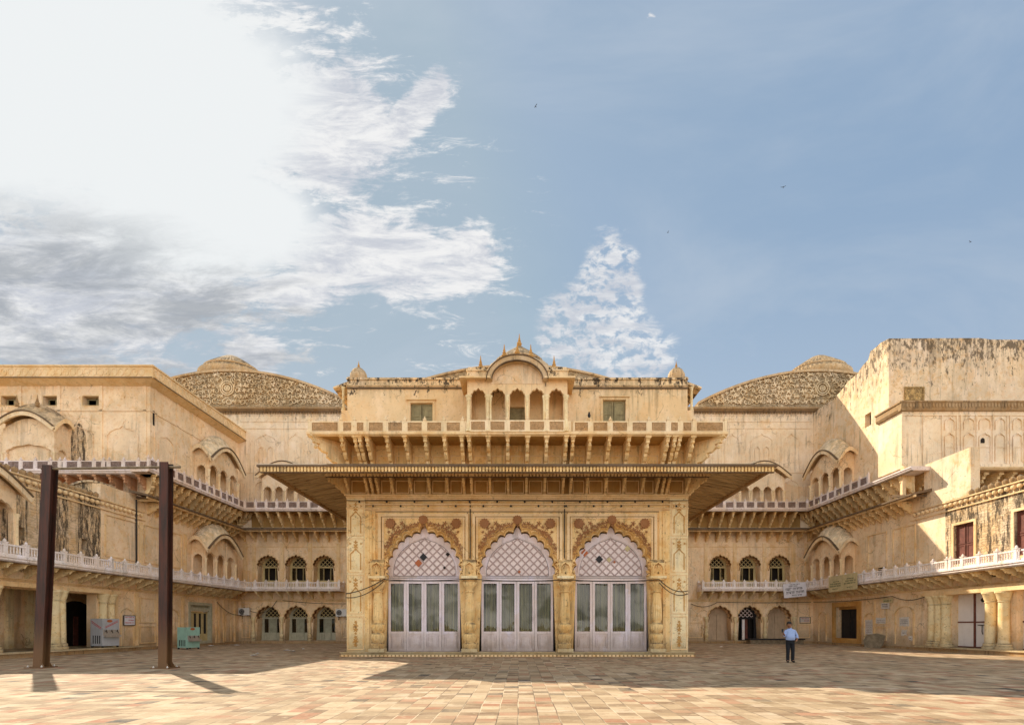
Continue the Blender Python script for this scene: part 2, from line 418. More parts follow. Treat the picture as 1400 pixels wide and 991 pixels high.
    def build(s, name, mat, parent=None, smooth=False, label=None):
        if isinstance(mat, str): mat = M[mat]
        xs = [v[0] for v in s.v]; ys = [v[1] for v in s.v]; zs = [v[2] for v in s.v]
        c = ((min(xs) + max(xs)) / 2, (min(ys) + max(ys)) / 2, min(zs))
        o = bpy.data.objects.new(name, s.mesh(name, mat, smooth, c)); COL.objects.link(o)
        attach(o, c, parent)
        if label: o['label'] = label
        for nm, e in s.extra: e.build(nm, mat, parent)
        return o

WL = {}
_jr = random.Random(21)
def attach(o, wloc, parent):
    WL[o] = Vector(wloc)
    if parent is not None:
        o.parent = parent; o.location = Vector(wloc) - WL[parent]
    else: o.location = wloc

def thing(name, loc, label, cat, group=None):
    o = bpy.data.objects.new(name, None); COL.objects.link(o); o.empty_display_size = .3
    attach(o, loc, None); o['label'] = label; o['category'] = cat
    if group: o['group'] = group
    return o
def tag(o, label, cat, group=None):
    o['label'] = label; o['category'] = cat
    if group: o['group'] = group
    return o
def inst(me, name, loc, rz, parent):
    """linked copy of a part; rotation only on leaves"""
    o = bpy.data.objects.new(name, me); COL.objects.link(o)
    attach(o, loc, parent); o.rotation_euler = (0, 0, rz)
    if name in ('rail_post', 'balustrade', 'bracket'):
        o.rotation_euler = (_jr.gauss(0, .012), _jr.gauss(0, .012), rz + _jr.gauss(0, .012)); o.scale = (1, 1, 1 + _jr.uniform(-.03, .03) if name == 'bracket' else 1)
    return o

# ------------------------------------------------------------------ shape helpers
def arch(uc, hw, z0, zs, rise, n=9, a=.10, ogee=.10, per=5, bottom=True):
    pts = [(uc - hw, z0)] if bottom else []
    if a == 0:
        N = 16
        for i in range(N + 1):
            t = PI * i / N; og = ogee * math.exp(-((t - PI / 2) / .14) ** 2)
            pts.append((uc - hw * math.cos(t), zs + rise * math.sin(t) + og))
    else:
        N = n * per
        for i in range(N + 1):
            t = PI * i / N; k = 1 - a + a * abs(math.sin(n * t)) ** .7
            og = ogee * math.exp(-((t - PI / 2) / .10) ** 2)
            pts.append((uc - hw * k * math.cos(t), zs + rise * k * math.sin(t) + og))
    if bottom: pts.append((uc + hw, z0))
    return pts
def rect(u0, u1, z0, z1): return [(u0, z0), (u0, z1), (u1, z1), (u1, z0)]

def inside(p, poly):
    x, y = p; r = False; n = len(poly)
    for i in range(n):
        x1, y1 = poly[i]; x2, y2 = poly[i - 1]
        if (y1 > y) != (y2 > y) and x < (x2 - x1) * (y - y1) / (y2 - y1) + x1: r = not r
    return r
def lattice(mb, poly, step, wd, w0, w1):
    xs = [p[0] for p in poly]; zs = [p[1] for p in poly]
    cx = (min(xs) + max(xs)) / 2; z0 = min(zs); ext = max(max(xs) - min(xs), max(zs) - z0) * 1.6
    for sg, (wa, wb) in ((1, (w0, w1)), (-1, (w0, w1 - .004))):
        k = -int(ext / step)
        while k * step < ext:
            off = (k + .5) * step; ins = []
            N = 240
            for i in range(N + 1):
                t = -ext + 2 * ext * i / N
                # line: direction (1,sg)/sqrt2 offset perpendicular
                u = cx + (t - sg * off) * .7071; z = z0 + (sg * t + off) * .7071
                if inside((u, z), poly): ins.append((u, z))
            if len(ins) > 2: mb.strip([ins[0], ins[-1]], wd, wa, wb)
            k += 1
    return mb

def leafblob(mb, u, z, r, rot, w0, w1, lobes=5, k=.32, n=20):
    pts = []
    for i in range(n):
        t = 2 * PI * i / n; rr = r * (1 - k + k * math.cos(lobes * t))
        pts.append((u + rr * math.cos(t + rot), z + rr * math.sin(t + rot)))
    return mb.prism(pts, w0, w1)

def bracket_prof(p, h):
    return [(0, 0), (p, 0), (p, -.10 * h), (p * .93, -.17 * h), (p * .93, -.24 * h), (p * .78, -.26 * h), (p * .80, -.36 * h), (p * .68, -.47 * h),
            (p * .56, -.47 * h), (p * .56, -.58 * h), (p * .42, -.70 * h), (p * .30, -.70 * h), (p * .28, -.82 * h), (p * .14, -.92 * h), (p * .12, -h), (0, -h)]
BRK = {}
def bracket_mesh(p, h, th, mat):
    key = (p, h, th, mat)
    if key not in BRK:
        mb = MB(); mb.profile(bracket_prof(p, h), -th / 2, th / 2)
        mb.box(-th * .8, th * .8, -.10 * h, -.004, p * .72, p * 1.03)
        mb.lathe((0, -p * .86, -.42 * h), [(.02, 0), (th * .42, .05), (th * .5, .10), (th * .3, .16), (th * .3, .2 * h)], 8)
        BRK[key] = mb.mesh('bracket', M[mat])
    return BRK[key]
def bracket_row(parent, fr, us, z, p, h, th, mat, w=0.0, ang=0.0, name='bracket'):
    me = bracket_mesh(p, h, th, mat)
    for u in us: inst(me, name, fr.P(u, z, w), fr.rot + ang, parent)

POST = {}
def post_mesh(h, t, mat):
    k = (h, t, mat)
    if k not in POST:
        mb = MB(); mb.box(-t/2, t/2, 0, h, -t/2, t/2).box(-t*.65, t*.65, h, h + .05, -t*.65, t*.65)
        mb.lathe((0, 0, h + .05), [(t*.3, 0), (t*.42, .05), (t*.3, .10), (.01, .16)], 8)
        POST[k] = mb.mesh('rail_post', M[mat])
    return POST[k]
def baluster_mesh(L, h, mat):
    mb = MB(); mb.box(-L/2, L/2, h - .09, h, -.06, .06).box(-L/2, L/2, 0, .10, -.06, .06)
    n = max(3, int(L / .15))
    for i in range(n):
        u = -L/2 + L * (i + .5) / n
        mb.lathe((u, 0, .10), [(.03, 0), (.045, (h-.19)*.2), (.028, (h-.19)*.5), (.04, (h-.19)*.8), (.03, h-.19)], 5)
    return mb.mesh('balustrade', M[mat])
def slabpanel_mesh(L, h, frame, fill):
    mb = MB(); mb.rect_strip(-L/2, L/2, 0, h, .07, -.05, .06)
    f = mb.mesh('rail_frame', M[frame])
    mb = MB(); mb.box(-L/2 + .07, L/2 - .07, .07, h - .07, -.03, .035)
    # small raised lozenges of the pierced screen
    k = max(2, int(L / .2))
    for i in range(k):
        u = -L/2 + .07 + (L - .14) * (i + .5) / k; q = (h - .14) / 2
        mb.prism([(u - .06, .07 + q), (u, .07 + q * 1.55), (u + .06, .07 + q), (u, .07 + q * .45)], .035, .05)
    return f, mb.mesh('screen_panel', M[fill])

POSTS_AT = set()
def railing(parent, fr, us, z, w, h, style):
    """us: list of post positions; panels between them"""
    post = {'white': 'rail_white', 'pink': 'rail_pink', 'tan': 'rail_tan'}[style]
    pm = post_mesh(h + (.05 if style != 'white' else .04), .13 if style != 'white' else .17, post)
    cache = {}
    for i, u in enumerate(us):
        q = fr.P(u, z, w); near = [(round(q[0] * 5 + a) , round(q[1] * 5 + b), round(z, 1)) for a in (-.5, .5) for b in (-.5, .5)]
        if not any(k_ in POSTS_AT for k_ in near):
            inst(pm, 'rail_post', q, fr.rot, parent); POSTS_AT.update(near)
        if i == len(us) - 1: continue
        L = us[i + 1] - u
        if L < .2: continue
        key = round(L, 2)
        if key not in cache:
            cache[key] = baluster_mesh(L - .16, h, post) if style == 'white' else slabpanel_mesh(L - .13, h, post, {'pink': 'rail_panel', 'tan': 'rail_tan_panel'}[style])
        c = fr.P((u + us[i + 1]) / 2, z, w)
        if style == 'white': inst(cache[key], 'balustrade', c, fr.rot, parent)
        else:
            inst(cache[key][0], 'rail_frame', c, fr.rot, parent); inst(cache[key][1], 'screen_panel', c, fr.rot, parent)

def spaced(a, b, sp, pairs=0):
    n = max(1, round((b - a) / sp)); out = []
    for i in range(n + 1):
        u = a + (b - a) * i / n
        out.append(u)
    if pairs:
        for i in range(len(out) - 1, 0, -1):
            if i % pairs == 0 and i < len(out) - 1: out.insert(i + 1, out[i] + .3)
    return out

def soffit(par, fr, u0, u1, z, p, zb_=None):
    """underside of a balcony and band between its brackets, shade put into their colour"""
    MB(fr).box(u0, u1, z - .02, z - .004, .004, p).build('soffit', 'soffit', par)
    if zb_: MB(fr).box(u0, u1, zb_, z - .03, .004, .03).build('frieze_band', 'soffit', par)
def shade_strip(par, fr, u0, u1, z, p): MB(fr).box(u0, u1, z - .035, z + .002, p - .06, p + .04).build('shade_line', 'edge', par)  # dark strip painting contact shade under a slab edge
def slab(fr, u0, u1, z, th, p):
    """balcony floor with a moulded edge; z = top"""
    return MB(fr).profile([(0.0, z), (p + .12, z), (p + .12, z - th * .35), (p + .06, z - th * .45), (p + .06, z - th * .75), (p - .02, z - th), (0.0, z - th)], u0, u1)

def bangla_roof(parent, fr, u0, u1, w1, ze, ru, rw, over=.42, mat='dome', w0=0.0, nu=20, nw=10, th=.12, name='curved_roof'):
    """curved hood: arcs over the front and over the sides"""
    uc = (u0 + u1) / 2; hu = (u1 - u0) / 2 + over; W0 = w0; W1 = w1 + over; wc = (w0 + w1) / 2; hwid = (w1 - w0) / 2 + over
    mb = MB(fr); P = fr.P; k = 0
    def z(u, w):
        a = (u - uc) / hu; b = (w - wc) / hwid
        return ze + ru * max(0, math.cos(a * PI / 2)) ** 1.1 + rw * math.cos(max(-1, min(1, b)) * PI / 2) - .10 * (abs(a) ** 6) - .06
    for lay in (0, 1):
        for i in range(nu + 1):
            for j in range(nw + 1):
                u = uc - hu + 2 * hu * i / nu; w = W0 + (W1 - W0) * j / nw
                mb.v.append(P(u, z(u, w) + lay * th, w))
    N = (nu + 1) * (nw + 1); ix = lambda l, i, j: l * N + i * (nw + 1) + j
    for i in range(nu):
        for j in range(nw):
            for l in (0, 1): mb.f.append((ix(l, i, j), ix(l, i + 1, j), ix(l, i + 1, j + 1), ix(l, i, j + 1)))
    for i in range(nu):
        for j in (0, nw): mb.f.append((ix(0, i, j), ix(0, i + 1, j), ix(1, i + 1, j), ix(1, i, j)))
    for j in range(nw):
        for i in (0, nu): mb.f.append((ix(0, i, j), ix(0, i, j + 1), ix(1, i, j + 1), ix(1, i, j)))
    return mb.build(name, mat, parent, True), z

def colonnette(mb, x, y, z0, z1, r=.09):
    h = z1 - z0
    mb.lathe((x, y, z0), [(r*1.5, 0), (r*1.5, h*.05), (r*1.05, h*.07), (r*1.25, h*.13), (r*.9, h*.18), (r*.85, h*.85), (r*1.2, h*.88), (r*1.0, h*.91), (r*1.6, h*.97), (r*1.6, h)], 8)
    return mb

def jharokha(thing_, fr, u0, u1, proj, zb, zspr, zl, ze, nf, ns, ru=.9, rw=.7, mat='wall', roofmat='dome', name='oriel', finial=False):
    """projecting bay with arcaded front and sides under a curved roof"""
    j = MB(fr)
    # front screen with arches
    W = (u1 - u0) / nf; holes = []
    for i in range(nf):
        uc = u0 + W * (i + .5); holes.append(arch(uc, W / 2 - .13, zb + .02, zspr, min(.55, W * .42), 5, .07, .05, 4))
    top = []
    N = 14
    uc = (u0 + u1) / 2; hu = (u1 - u0) / 2
    for i in range(N + 1):
        a = -1 + 2 * i / N; top.append((uc + hu * a, zl + (ru * .9) * max(0, math.cos(a * hu / (hu + .35) * PI / 2)) ** 1.1))
    outer = [(u0, zb)] + top + [(u1, zb)]
    j.panel(outer, holes, proj - .16, proj)
    # sides
    part = j.build(name, mat, thing_)
    for sg, uu in ((-1, u0), (1, u1)):
        # frame for side: u' runs along w
        ffr = Fr(*fr.P(uu, 0, 0)[:2], fr.rot + (-PI / 2 if sg < 0 else PI / 2))
        # in side frame, u' runs outwards for sg<0 (rot -90: u -> -y'?)
        m = MB(ffr); s = 1 if sg < 0 else -1
        Wp = (proj - .16) / ns; hl = []
        for i in range(ns):
            c = s * (Wp * (i + .5)); hl.append(arch(c, Wp / 2 - .10, zb + .02, zspr, min(.5, Wp * .4), 5, .07, .05, 4))
        tp = []
        for i in range(9):
            a = i / 8; b = (a - .5) * (proj - .16) / (proj / 2 + .35) * 1.0
            tp.append((s * a * (proj - .17), zl + rw * .85 * math.cos(b * PI / 2 * .9)))
        ol = [(0, zb)] + tp + [(s * (proj - .17), zb)]
        m.panel(ol, hl, -.14, 0)
        m.build('side_screen', mat, part)
    for i in range(nf + 1):
        x, y, _ = fr.P(u0 + W * i, 0, proj + .01); colonnette(MB(), x, y, zb, zspr + .05, .085).build('colonnette', 'rail_tan', part, True)
    rf, zf = bangla_roof(part, fr, u0, u1, proj, ze, ru, rw, mat=roofmat)
    # rim moulding on the front arc
    rim = MB(fr); hu2 = hu + .35
    pts = [(uc + hu2 * (-1 + 2 * i / 20), zf(uc + hu2 * (-1 + 2 * i / 20), proj + .41) + .04) for i in range(21)]
    rim.strip([(u, z - .06) for u, z in pts], .26, proj + .34, proj + .47)
    rim.build('roof_rim', 'hood', part)
    rim = MB(fr); rim.strip([(u, z + .12) for u, z in pts], .07, proj + .3, proj + .53); rim.build('dark_rim', 'edge', part)  # second strip is a thin dark line along the rim
    for sg, uu in ((-1, u0), (1, u1)):
        e_ = uu + sg * .36; rs_ = MB(fr); P = fr.P; N = 12
        pp = [(w_, zf(e_, w_)) for w_ in [(proj + .42) * i / N for i in range(N + 1)]]
        k = len(rs_.v)
        for w_, z in pp:
            rs_.v += [P(e_, z - .16, w_), P(e_, z + .14, w_), P(e_ + sg*.1, z + .14, w_), P(e_ + sg*.1, z - .16, w_)]
        for i in range(N):
            a = k + 4*i; b = a + 4; rs_.f += [(a, b, b+1, a+1), (a+1, b+1, b+2, a+2), (a+2, b+2, b+3, a+3), (a+3, b+3, b, a)]
        rs_.f += [(k, k+1, k+2, k+3), (k+4*N, k+4*N+3, k+4*N+2, k+4*N+1)]
        rs_.build('side_rim', 'hood' if roofmat == 'hood' else 'trim', part)
    if finial:
        x, y, z = fr.P(uc, 0, proj / 2)
        MB().lathe((x, y, zf(uc, proj / 2) + .08), [(.12, 0), (.14, .08), (.06, .14), (.10, .24), (.05, .34), (.02, .5), (.005, .75)], 8).build('finial', 'trim', part, True)
    return part

def pilaster(mb, u, z0, z1, wd=.3, p=.07):
    src = mb; mb = MB(src.fr); src.extra.append(('pilaster', mb))
    mb.box(u - wd/2, u + wd/2, z0, z1, -.01, p); mb.box(u - wd*.30, u + wd*.30, z0 + .15, z1 - .15, p - .01, p + .035)
def niche(mb, uc, hw, z0, zs, rise, wd=.07, p=.045, cusp=0.0, ogee=.06):
    src = mb; mb = MB(src.fr); src.extra.append(('blind_arch', mb)); p = p * 1.7
    pts = arch(uc, hw, z0, zs, rise, 7, cusp, ogee, 4); mb.strip(pts, wd, -.01, p)
def cornice(mb, u0, u1, z, h, p):
    mb.profile([(-.02, z), (p*.3, z), (p*.3, z+h*.25), (p*.6, z+h*.4), (p*.6, z+h*.6), (p, z+h*.75), (p, z+h), (-.02, z+h)], u0, u1)

def dentils(mb, u0, u1, z0, z1, w0, w1, sp=.2, duty=.55):
    n = int((u1 - u0) / sp)
    for i in range(n):
        u = u0 + (u1 - u0) * (i + .5) / n; mb.box(u - sp*duty/2, u + sp*duty/2, z0, z1, w0, w1)

# ------------------------------------------------------------------ ground
g = MB()
g.quad([(-400, -200, 0), (400, -200, 0), (400, 500, 0), (-400, 500, 0)])
gp = g.build('ground_paving', 'paving'); gp['kind'] = 'structure'; gp['label'] = 'worn courtyard paving of square stone slabs'

# ================================================================== MAIN HALL
hall = thing('palace_hall', (XC, DF, 0), 'golden main hall with three lavender arched doorways and wide eave', 'palace hall')
F = Fr(XC, DF, 0)
Z = lambda py: EYE + (855 - py) / 26.22
# plinth
MB(F).box(-HW - .25, HW + .25, 0, .11, -20, .45).build('plinth', 'trim_dark', hall)
pl = MB(F); pl.box(-HW - .2, HW + .2, .11, .2, -20, .38); pl.box(-HW - .25, HW + .25, .2, .245, -20, .46); pl.build('step', 'hall_pale', hall)
pd = MB(F); dentils(pd, -HW - .2, HW + .2, .02, .11, .45, .48, .2, .6); pd.build('plinth_blocks', 'trim', hall)
DC = [-4.9, 0.0, 4.92]     # door centres
zb = .245
holes = [arch(c, 2.02, .235, 4.25, 2.35, 13, .075, .32, 6) for c in DC]
fw = MB(F); fw.panel(rect(-7.92, 7.92, .2, 8.4), holes, -.55, 0); fw.build('arcade_wall', 'hall', hall)
for sx in (-1, 1):
    MB(F).box(min(sx*7.92, sx*HW), max(sx*7.92, sx*HW), zb - .001, 8.4, -.6, .10).build('corner_pier', 'hall_pale', hall)
# pier ornament: stacked panels
for sx in (-1, 1):
    o = MB(F); c = sx * 8.4
    for a, b in ((.35, 3.0 - .9), (2.2, 4.25), (4.35, 6.15), (6.25, 8.1)):
        o.rect_strip(c - .42, c + .42, a, b, .05, .09, .13)
    o.build('pier_moulding', 'trim', hall)
    o = MB(F)
    for a, b in ((2.3, 4.1), (4.45, 6.05), (6.35, 8.0)):
        h = b - a
        o.strip([(c - .26, a + .05), (c - .26, a + h*.55), (c - .13, a + h*.62), (c, a + h*.72), (c + .13, a + h*.62), (c + .26, a + h*.55), (c + .26, a + .05)], .05, .09, .125)
        leafblob(o, c, a + h*.80, .15, PI/4, .09, .13, 4); leafblob(o, c, a + h*.93, .11, 0, .09, .13, 4); leafblob(o, c, a + h*.70, .07, 0, .09, .13, 4)
        for q in (-1, 1): leafblob(o, c + q*.28, a + h*.88, .07, 0, .09, .12, 3)
    for i in range(7): leafblob(o, c, .6 + i*.2, .12 + .05*math.sin(i*1.7), i, .09, .13, 5)
    o.build('pier_ornament', 'ornament', hall)
    # stepped pilaster beside the pier
    o = MB(F)
    for k, (a, b, p) in enumerate(((7.55, 7.90, .16), (7.38, 7.55, .08))):
        o.box(min(sx*a, sx*b), max(sx*a, sx*b), zb, 7.55, 0, p)
    o.box(min(sx*7.66, sx*7.78), max(sx*7.66, sx*7.78), zb + .2, 7.5, .16, .20)
    o.build('pilaster', 'hall', hall)
# spandrel frames
for c in DC:
    o = MB(F)
    for k, (d, p) in enumerate(((2.34, .10), (2.14, .055))):
        wd = .14 if k == 0 else .08
        o.box(c - d, c + d, 7.42 - k*.17 - wd, 7.42 - k*.17, -.01, p)
        for q in (-1, 1): o.box(min(c + q*d, c + q*(d - wd)), max(c + q*d, c + q*(d - wd)), 4.9, 7.42 - k*.17 - wd, -.01, p)
    o.build('spandrel_frame', 'trim', hall)
    # raised cusped moulding of the arch
    o = MB(F); pts = arch(c, 2.13, 4.25, 4.25, 2.46, 13, .075, .34, 6, bottom=False); o.strip(pts, .09, -.005, .06)
    pts = arch(c, 2.22, 4.3, 4.35, 2.52, 13, .06, .34, 6, bottom=False); o.strip(pts, .05, -.005, .05); o.build('cusped_moulding', 'ornament', hall)
    # painted red foliage round the arch
    o = MB(F); rnd = random.Random(int(c * 10) + 3)
    for i in range(60):
        t = PI * (.08 + .84 * i / 59); rr = 2.26 + (.13 if i % 2 else 0) + rnd.uniform(-.03, .05)
        u = c - rr * math.cos(t) * .97; z = 4.3 + (rr + .25) * math.sin(t)
        if abs(u - c) < 2.06 and z < 7.12: leafblob(o, u, z, rnd.uniform(.09, .15), rnd.uniform(0, 6), -.005, .045 + .003 * (i % 3), 5, .4)
    for q in (-1, 1):
        for (du, z, r) in ((1.62, 6.86, .15), (1.55, 6.66, .12), (1.32, 6.72, .13), (1.12, 6.92, .15), (1.24, 6.50, .13), (1.42, 6.46, .16), (1.62, 6.30, .17), (1.74, 6.12, .12), (1.72, 5.85, .15), (1.84, 5.62, .12), (1.0, 6.80, .09), (1.45, 6.9, .08), (1.80, 6.48, .09), (1.86, 5.3, .11)):
            leafblob(o, c + q*du, z, r, du*5 + z*3, -.005, .05, 5, .42)
    o.build('foliage_relief', 'rosette', hall)
    for u, z, r in ((c, 7.10, .25), (c - 1.72, 6.92, .27), (c + 1.72, 6.92, .27)):
        o = MB(F); leafblob(o, u, z, r, 0, -.005, .115, 12, .10, 48); leafblob(o, u, z, r*.6, .3, .112, .14, 8, .15, 32); o.build('flower_boss', 'rosette', hall)
# columns
def big_column(u, half=0):
    x, y, _ = F.P(u, 0, .22)
    m = MB()
    prof = [(.36, 0), (.36, .20), (.30, .22), (.33, .36), (.33, .42), (.25, .50), (.30, .60), (.36, .78), (.31, .92), (.20, 1.0), (.27, 1.08), (.35, 1.26), (.32, 1.42), (.21, 1.52), (.20, 1.58), (.25, 1.66),
            (.26, 1.9), (.245, 2.3), (.21, 2.8), (.185, 3.05), (.25, 3.08), (.25, 3.13), (.185, 3.16), (.22, 3.26), (.31, 3.38), (.36, 3.50), (.35, 3.60), (.27, 3.66), (.38, 3.70), (.38, 3.78)]
    m.lathe((x, y, zb), prof, 80, 16, .045)
    m.box(u + XC - .43, u + XC + .43, zb, zb + .16, -(y + .43), -(y - .43)) if False else None
    p = m.build('column', 'hall', hall, True)
    MB(F).box(u - .40, u + .40, zb, zb + .18, .003, .62).build('column_base', 'hall_pale', p); MB(F).box(u - .42, u + .42, 4.02, 4.14, .003, .60).build('abacus', 'hall_pale', p)
    b = MB(F); b.profile([(.003, 4.14), (.52, 4.14), (.50, 4.5), (.36, 4.85), (.14, 5.02), (.003, 5.05)], u - .34, u + .34)
    b.strip(arch(u, .26, 4.2, 4.5, .3, 5, 0, .05), .05, .4, .56)
    for k in range(7):
        t = PI * (k + .5) / 7; b.strip([(u, 4.25), (u - .22*math.cos(t), 4.3 + .4*math.sin(t))], .035, .40, .545)
    for q in (-1, 1):
        for k in range(5): leafblob(b, u + q * (.40 + .05 * math.sin(k*2)), 4.20 + k * .19, .11, k, .10, .30, 4)
    b.build('capital', 'hall', p)
for u in (-7.2, -2.46, 2.46, 7.2): big_column(u)
# doors
pm = {}
for ci, c in enumerate(DC):
    w = -.30
    d = MB(F)
    ol = arch(c, 1.99, zb, 4.22, 2.30, 13, .070, .28, 6)
    inner = arch(c, 1.66, 4.22, 4.36, 1.74, 13, 0, .12)
    fr_holes = [inner]
    xs = [-1.74, -.80, .05, 1.00]; ws = [.70, .63, .64, .72]
    leaf_u = [(-1.90, -.97), (-.955, -.035), (-.02, .90), (.915, 1.88)]
    d.panel(ol, [inner, rect(c - 1.9, c + 1.9, zb + .03, 3.95)], w - .10, w)
    d.box(c - 1.97, c + 1.97, 3.97, 4.10, w, w + .07); d.box(c - 1.9, c + 1.9, 4.14, 4.20, w, w + .03)
    d.strip(arch(c, 1.74, 4.25, 4.38, 1.80, 13, 0, .12, bottom=False), .06, w, w + .04)
    door = d.build('door_frame', 'lav', hall)
    for a, b in leaf_u:
        l = MB(F); a += c; b += c; st = .13
        l.rect_strip(a, b, zb + .04, 3.94, .12, w - .08, w + .012)
        l.box(a + .12, b - .12, 1.16, 1.30, w - .08, w + .01); l.box(a + .12, b - .12, zb + .16, 1.16, w - .06, w - .03)
        l.rect_strip(a + .18, b - .18, zb + .22, 1.08, .035, w - .03, w + .0)
        l.box(a + .20+.06, b - .26, zb + .30, 1.0, w - .03, w - .012)
        if a > c - 1 and a < c + .5: l.box(b - .05, b - .02, 1.9, 2.05, w + .012, w + .05)
        l.build('door_leaf', 'lav', door)
        MB(F).quad([F.P(a + .12, 1.30, w - .05), F.P(b - .12, 1.30, w - .05), F.P(b - .12, 3.82, w - .05), F.P(a + .12, 3.82, w - .05)]).build('glass_pane', 'glass', door)
        cu = MB(F); n = 26; P = []
        for i in range(n + 1):
            u = a + .05 + (b - a - .1) * i / n; P.append((u, w - .17 + .045 * math.sin(i * 1.55 + c)))
        k0 = len(cu.v)
        for u, ww in P: cu.v += [F.P(u, 1.1, ww), F.P(u, 3.95, ww)]
        for i in range(n): cu.f.append((k0 + 2*i, k0 + 2*i + 2, k0 + 2*i + 3, k0 + 2*i + 1))
        cu.build('curtain', 'curtain', door, True)
    MB(F).prism(arch(c, 1.64, 4.24, 4.36, 1.72, 13, 0, .12), w - .09, w - .06).build('fanlight_panel', 'lav_pale', door)
    lt = MB(F); lattice(lt, arch(c, 1.64, 4.24, 4.36, 1.72, 13, 0, .12), .305, .065, w - .065, w - .02); lt.build('lattice', 'lav_bar', door)
    odd = {0: [(-.06, .98, 'dark_door', 1), (-.32, .66, 'logo', 1), (1.22, 1.12, 'dark', .55), (1.05, .42, 'dark', .4)], 1: [(-.2 + .3, .2, 'logo', .4)], 2: [(-.60, .86, 'dark_door', 1), (-1.38, 1.2, 'logo', 1), (-.08, .84, 'board', .7), (.88, 1.42, 'board', .8), (.20, .72, 'logo', .35)]}[ci]
    for du, dz, mt, s in odd:
        k = .2 * s; MB(F).prism([(c + du - k, 4.24 + dz), (c + du, 4.24 + dz + k*1.05), (c + du + k, 4.24 + dz), (c + du, 4.24 + dz - k*1.05)], w - .03, w + .002).build('broken_pane' if 'dark' in mt else 'coloured_pane', mt, door)
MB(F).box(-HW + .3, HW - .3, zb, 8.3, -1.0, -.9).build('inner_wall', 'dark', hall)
# frieze
o = MB(F)
cornice(o, -HW - .02, HW + .02, 7.56, .16, .16); cornice(o, -HW - .02, HW + .02, 8.14, .24, .28)
o.box(-HW - .01, HW + .01, 7.86, 7.93, -.01, .13)
o.build('frieze_moulding', 'trim', hall)
o = MB(F)
for i in range(24): 
    u = -8.2 + i * .715; MB(F).lathe(F.P(u, 7.80 if i % 2 else 8.02, .15), [(.01, -.06), (.05, -.03), (.05, .03), (.01, .06)], 6).build('lamp_hook', 'cable', hall)
for c in (-2.45, 2.45): MB(F).box(c - .025, c + .025, 5.1, 8.0, .08, .12).build('drain_pipe', 'cable', hall)
o = MB(F)
for z in (7.535, 7.735, 8.115): o.box(-HW, HW, z - .018, z + .018, 0, .022)
for c in DC:
    o.box(c - 2.2, c + 2.2, 7.265, 7.30, 0, .02)
    for q in (-1, 1): o.box(c + q*2.2 - .018, c + q*2.2 + .018, 5.1, 7.265, 0, .02)
for u in (-7.93, 7.93, -2.6, -2.3, 2.3, 2.6): o.box(u - .018, u + .018, 5.1 if abs(u) < 3 else zb, 7.5, 0, .018)
o.build('shade_outlines', 'edge', hall)  # dark lines painting crease shade round frames and mouldings
# bracketed zone behind the lower brackets
zz0, zz1 = 8.38, 9.62
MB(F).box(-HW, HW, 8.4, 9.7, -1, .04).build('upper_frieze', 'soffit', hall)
bx = [-8.75, -7.75, -7.5, -7.2, -6.45, -5.5, -4.55, -3.6, -2.75, -2.35, -1.42, -.47, .47, 1.42, 2.35, 2.75, 3.6, 4.55, 5.5, 6.45, 7.2, 7.5, 7.75, 8.75]
bracket_row(hall, F, bx, 9.28, .82, .86, .13, 'bracket')
o = MB(F)
for a, b in zip(bx[:-1], bx[1:]):
    if b - a > .6: MB(F).rect_strip(a + .12, b - .12, 8.47, 9.15, .05, .03, .075).build('recessed_panel', 'trim', hall)
SL = Fr(XC - HW, DF, -PI/2); SR = Fr(XC + HW, DF, PI/2)
for sx, fr in ((-1, SL), (1, SR)):
    us = [-.5 - .95*i for i in range(12)] if sx < 0 else [.5 + .95*i for i in range(12)]
    bracket_row(hall, fr, us, 9.28, .82, .86, .13, 'bracket')
    bracket_row(hall, F, [sx * HW], 9.28, 1.15, .95, .14, 'bracket', ang=sx * PI/4)
# side walls, body and roof
MB().box(XC - HW + .1, XC + HW - .1, 0, 13.5, -(DB + 3), -(DF + 1.2)).build('hall_body', 'wall', hall)
for sx in (-1, 1):
    a, b = sorted((XC + sx*HW, XC + sx*(HW - .4)))
    MB().box(a, b, 0, 14.5, -(DB + 2), -(DF + .55)).build('side_wall', 'hall_up', hall)
# lower eave ring: beam, sloping soffit, fascia
e2 = .82; E = 3.0; DEP = 19.5
o = MB()
def ring(mb, x_in, x_out, y_in, y_out, z_a, z_b, z_c, z_d, yb):
    """sloping roof ring: inner edge z_a..z_b, outer edge z_c..z_d (bottom, top)"""
    L = [(XC - x_in, yb), (XC - x_in, y_in), (XC + x_in, y_in), (XC + x_in, yb)]
    Q = [(XC - x_out, yb), (XC - x_out, y_out), (XC + x_out, y_out), (XC + x_out, yb)]
    k = len(mb.v)
    for (a, b), (c, d) in zip(L, Q): mb.v += [(a, b, z_a), (a, b, z_b), (c, d, z_c), (c, d, z_d)]
    for i in range(3):
        p = k + 4*i; q = p + 4
        mb.f += [(p, q, q+2, p+2), (p+1, p+3, q+3, q+1), (p+2, q+2, q+3, p+3), (p, p+1, q+1, q)]
    mb.f += [(k, k+2, k+3, k+1), (k+12, k+13, k+15, k+14)]
ring(o, HW, HW + E, DF, DF - E, 9.52, 9.68, 8.93, 9.03, DF + DEP)
ev = o.build('wide_eave', 'boards', hall)
o = MB(); ring(o, HW + e2 - .22, HW + e2, DF - e2 + .22, DF - e2, 9.28, 9.45, 9.28, 9.40, DF + DEP)
dn = MB(F); dentils(dn, -HW - e2, HW + e2, 9.14, 9.27, e2 - .12, e2 + .02, .17, .6)
o.v += []; o.build('eave_beam', 'trim', ev); dn.build('beam_dentils', 'trim', ev)
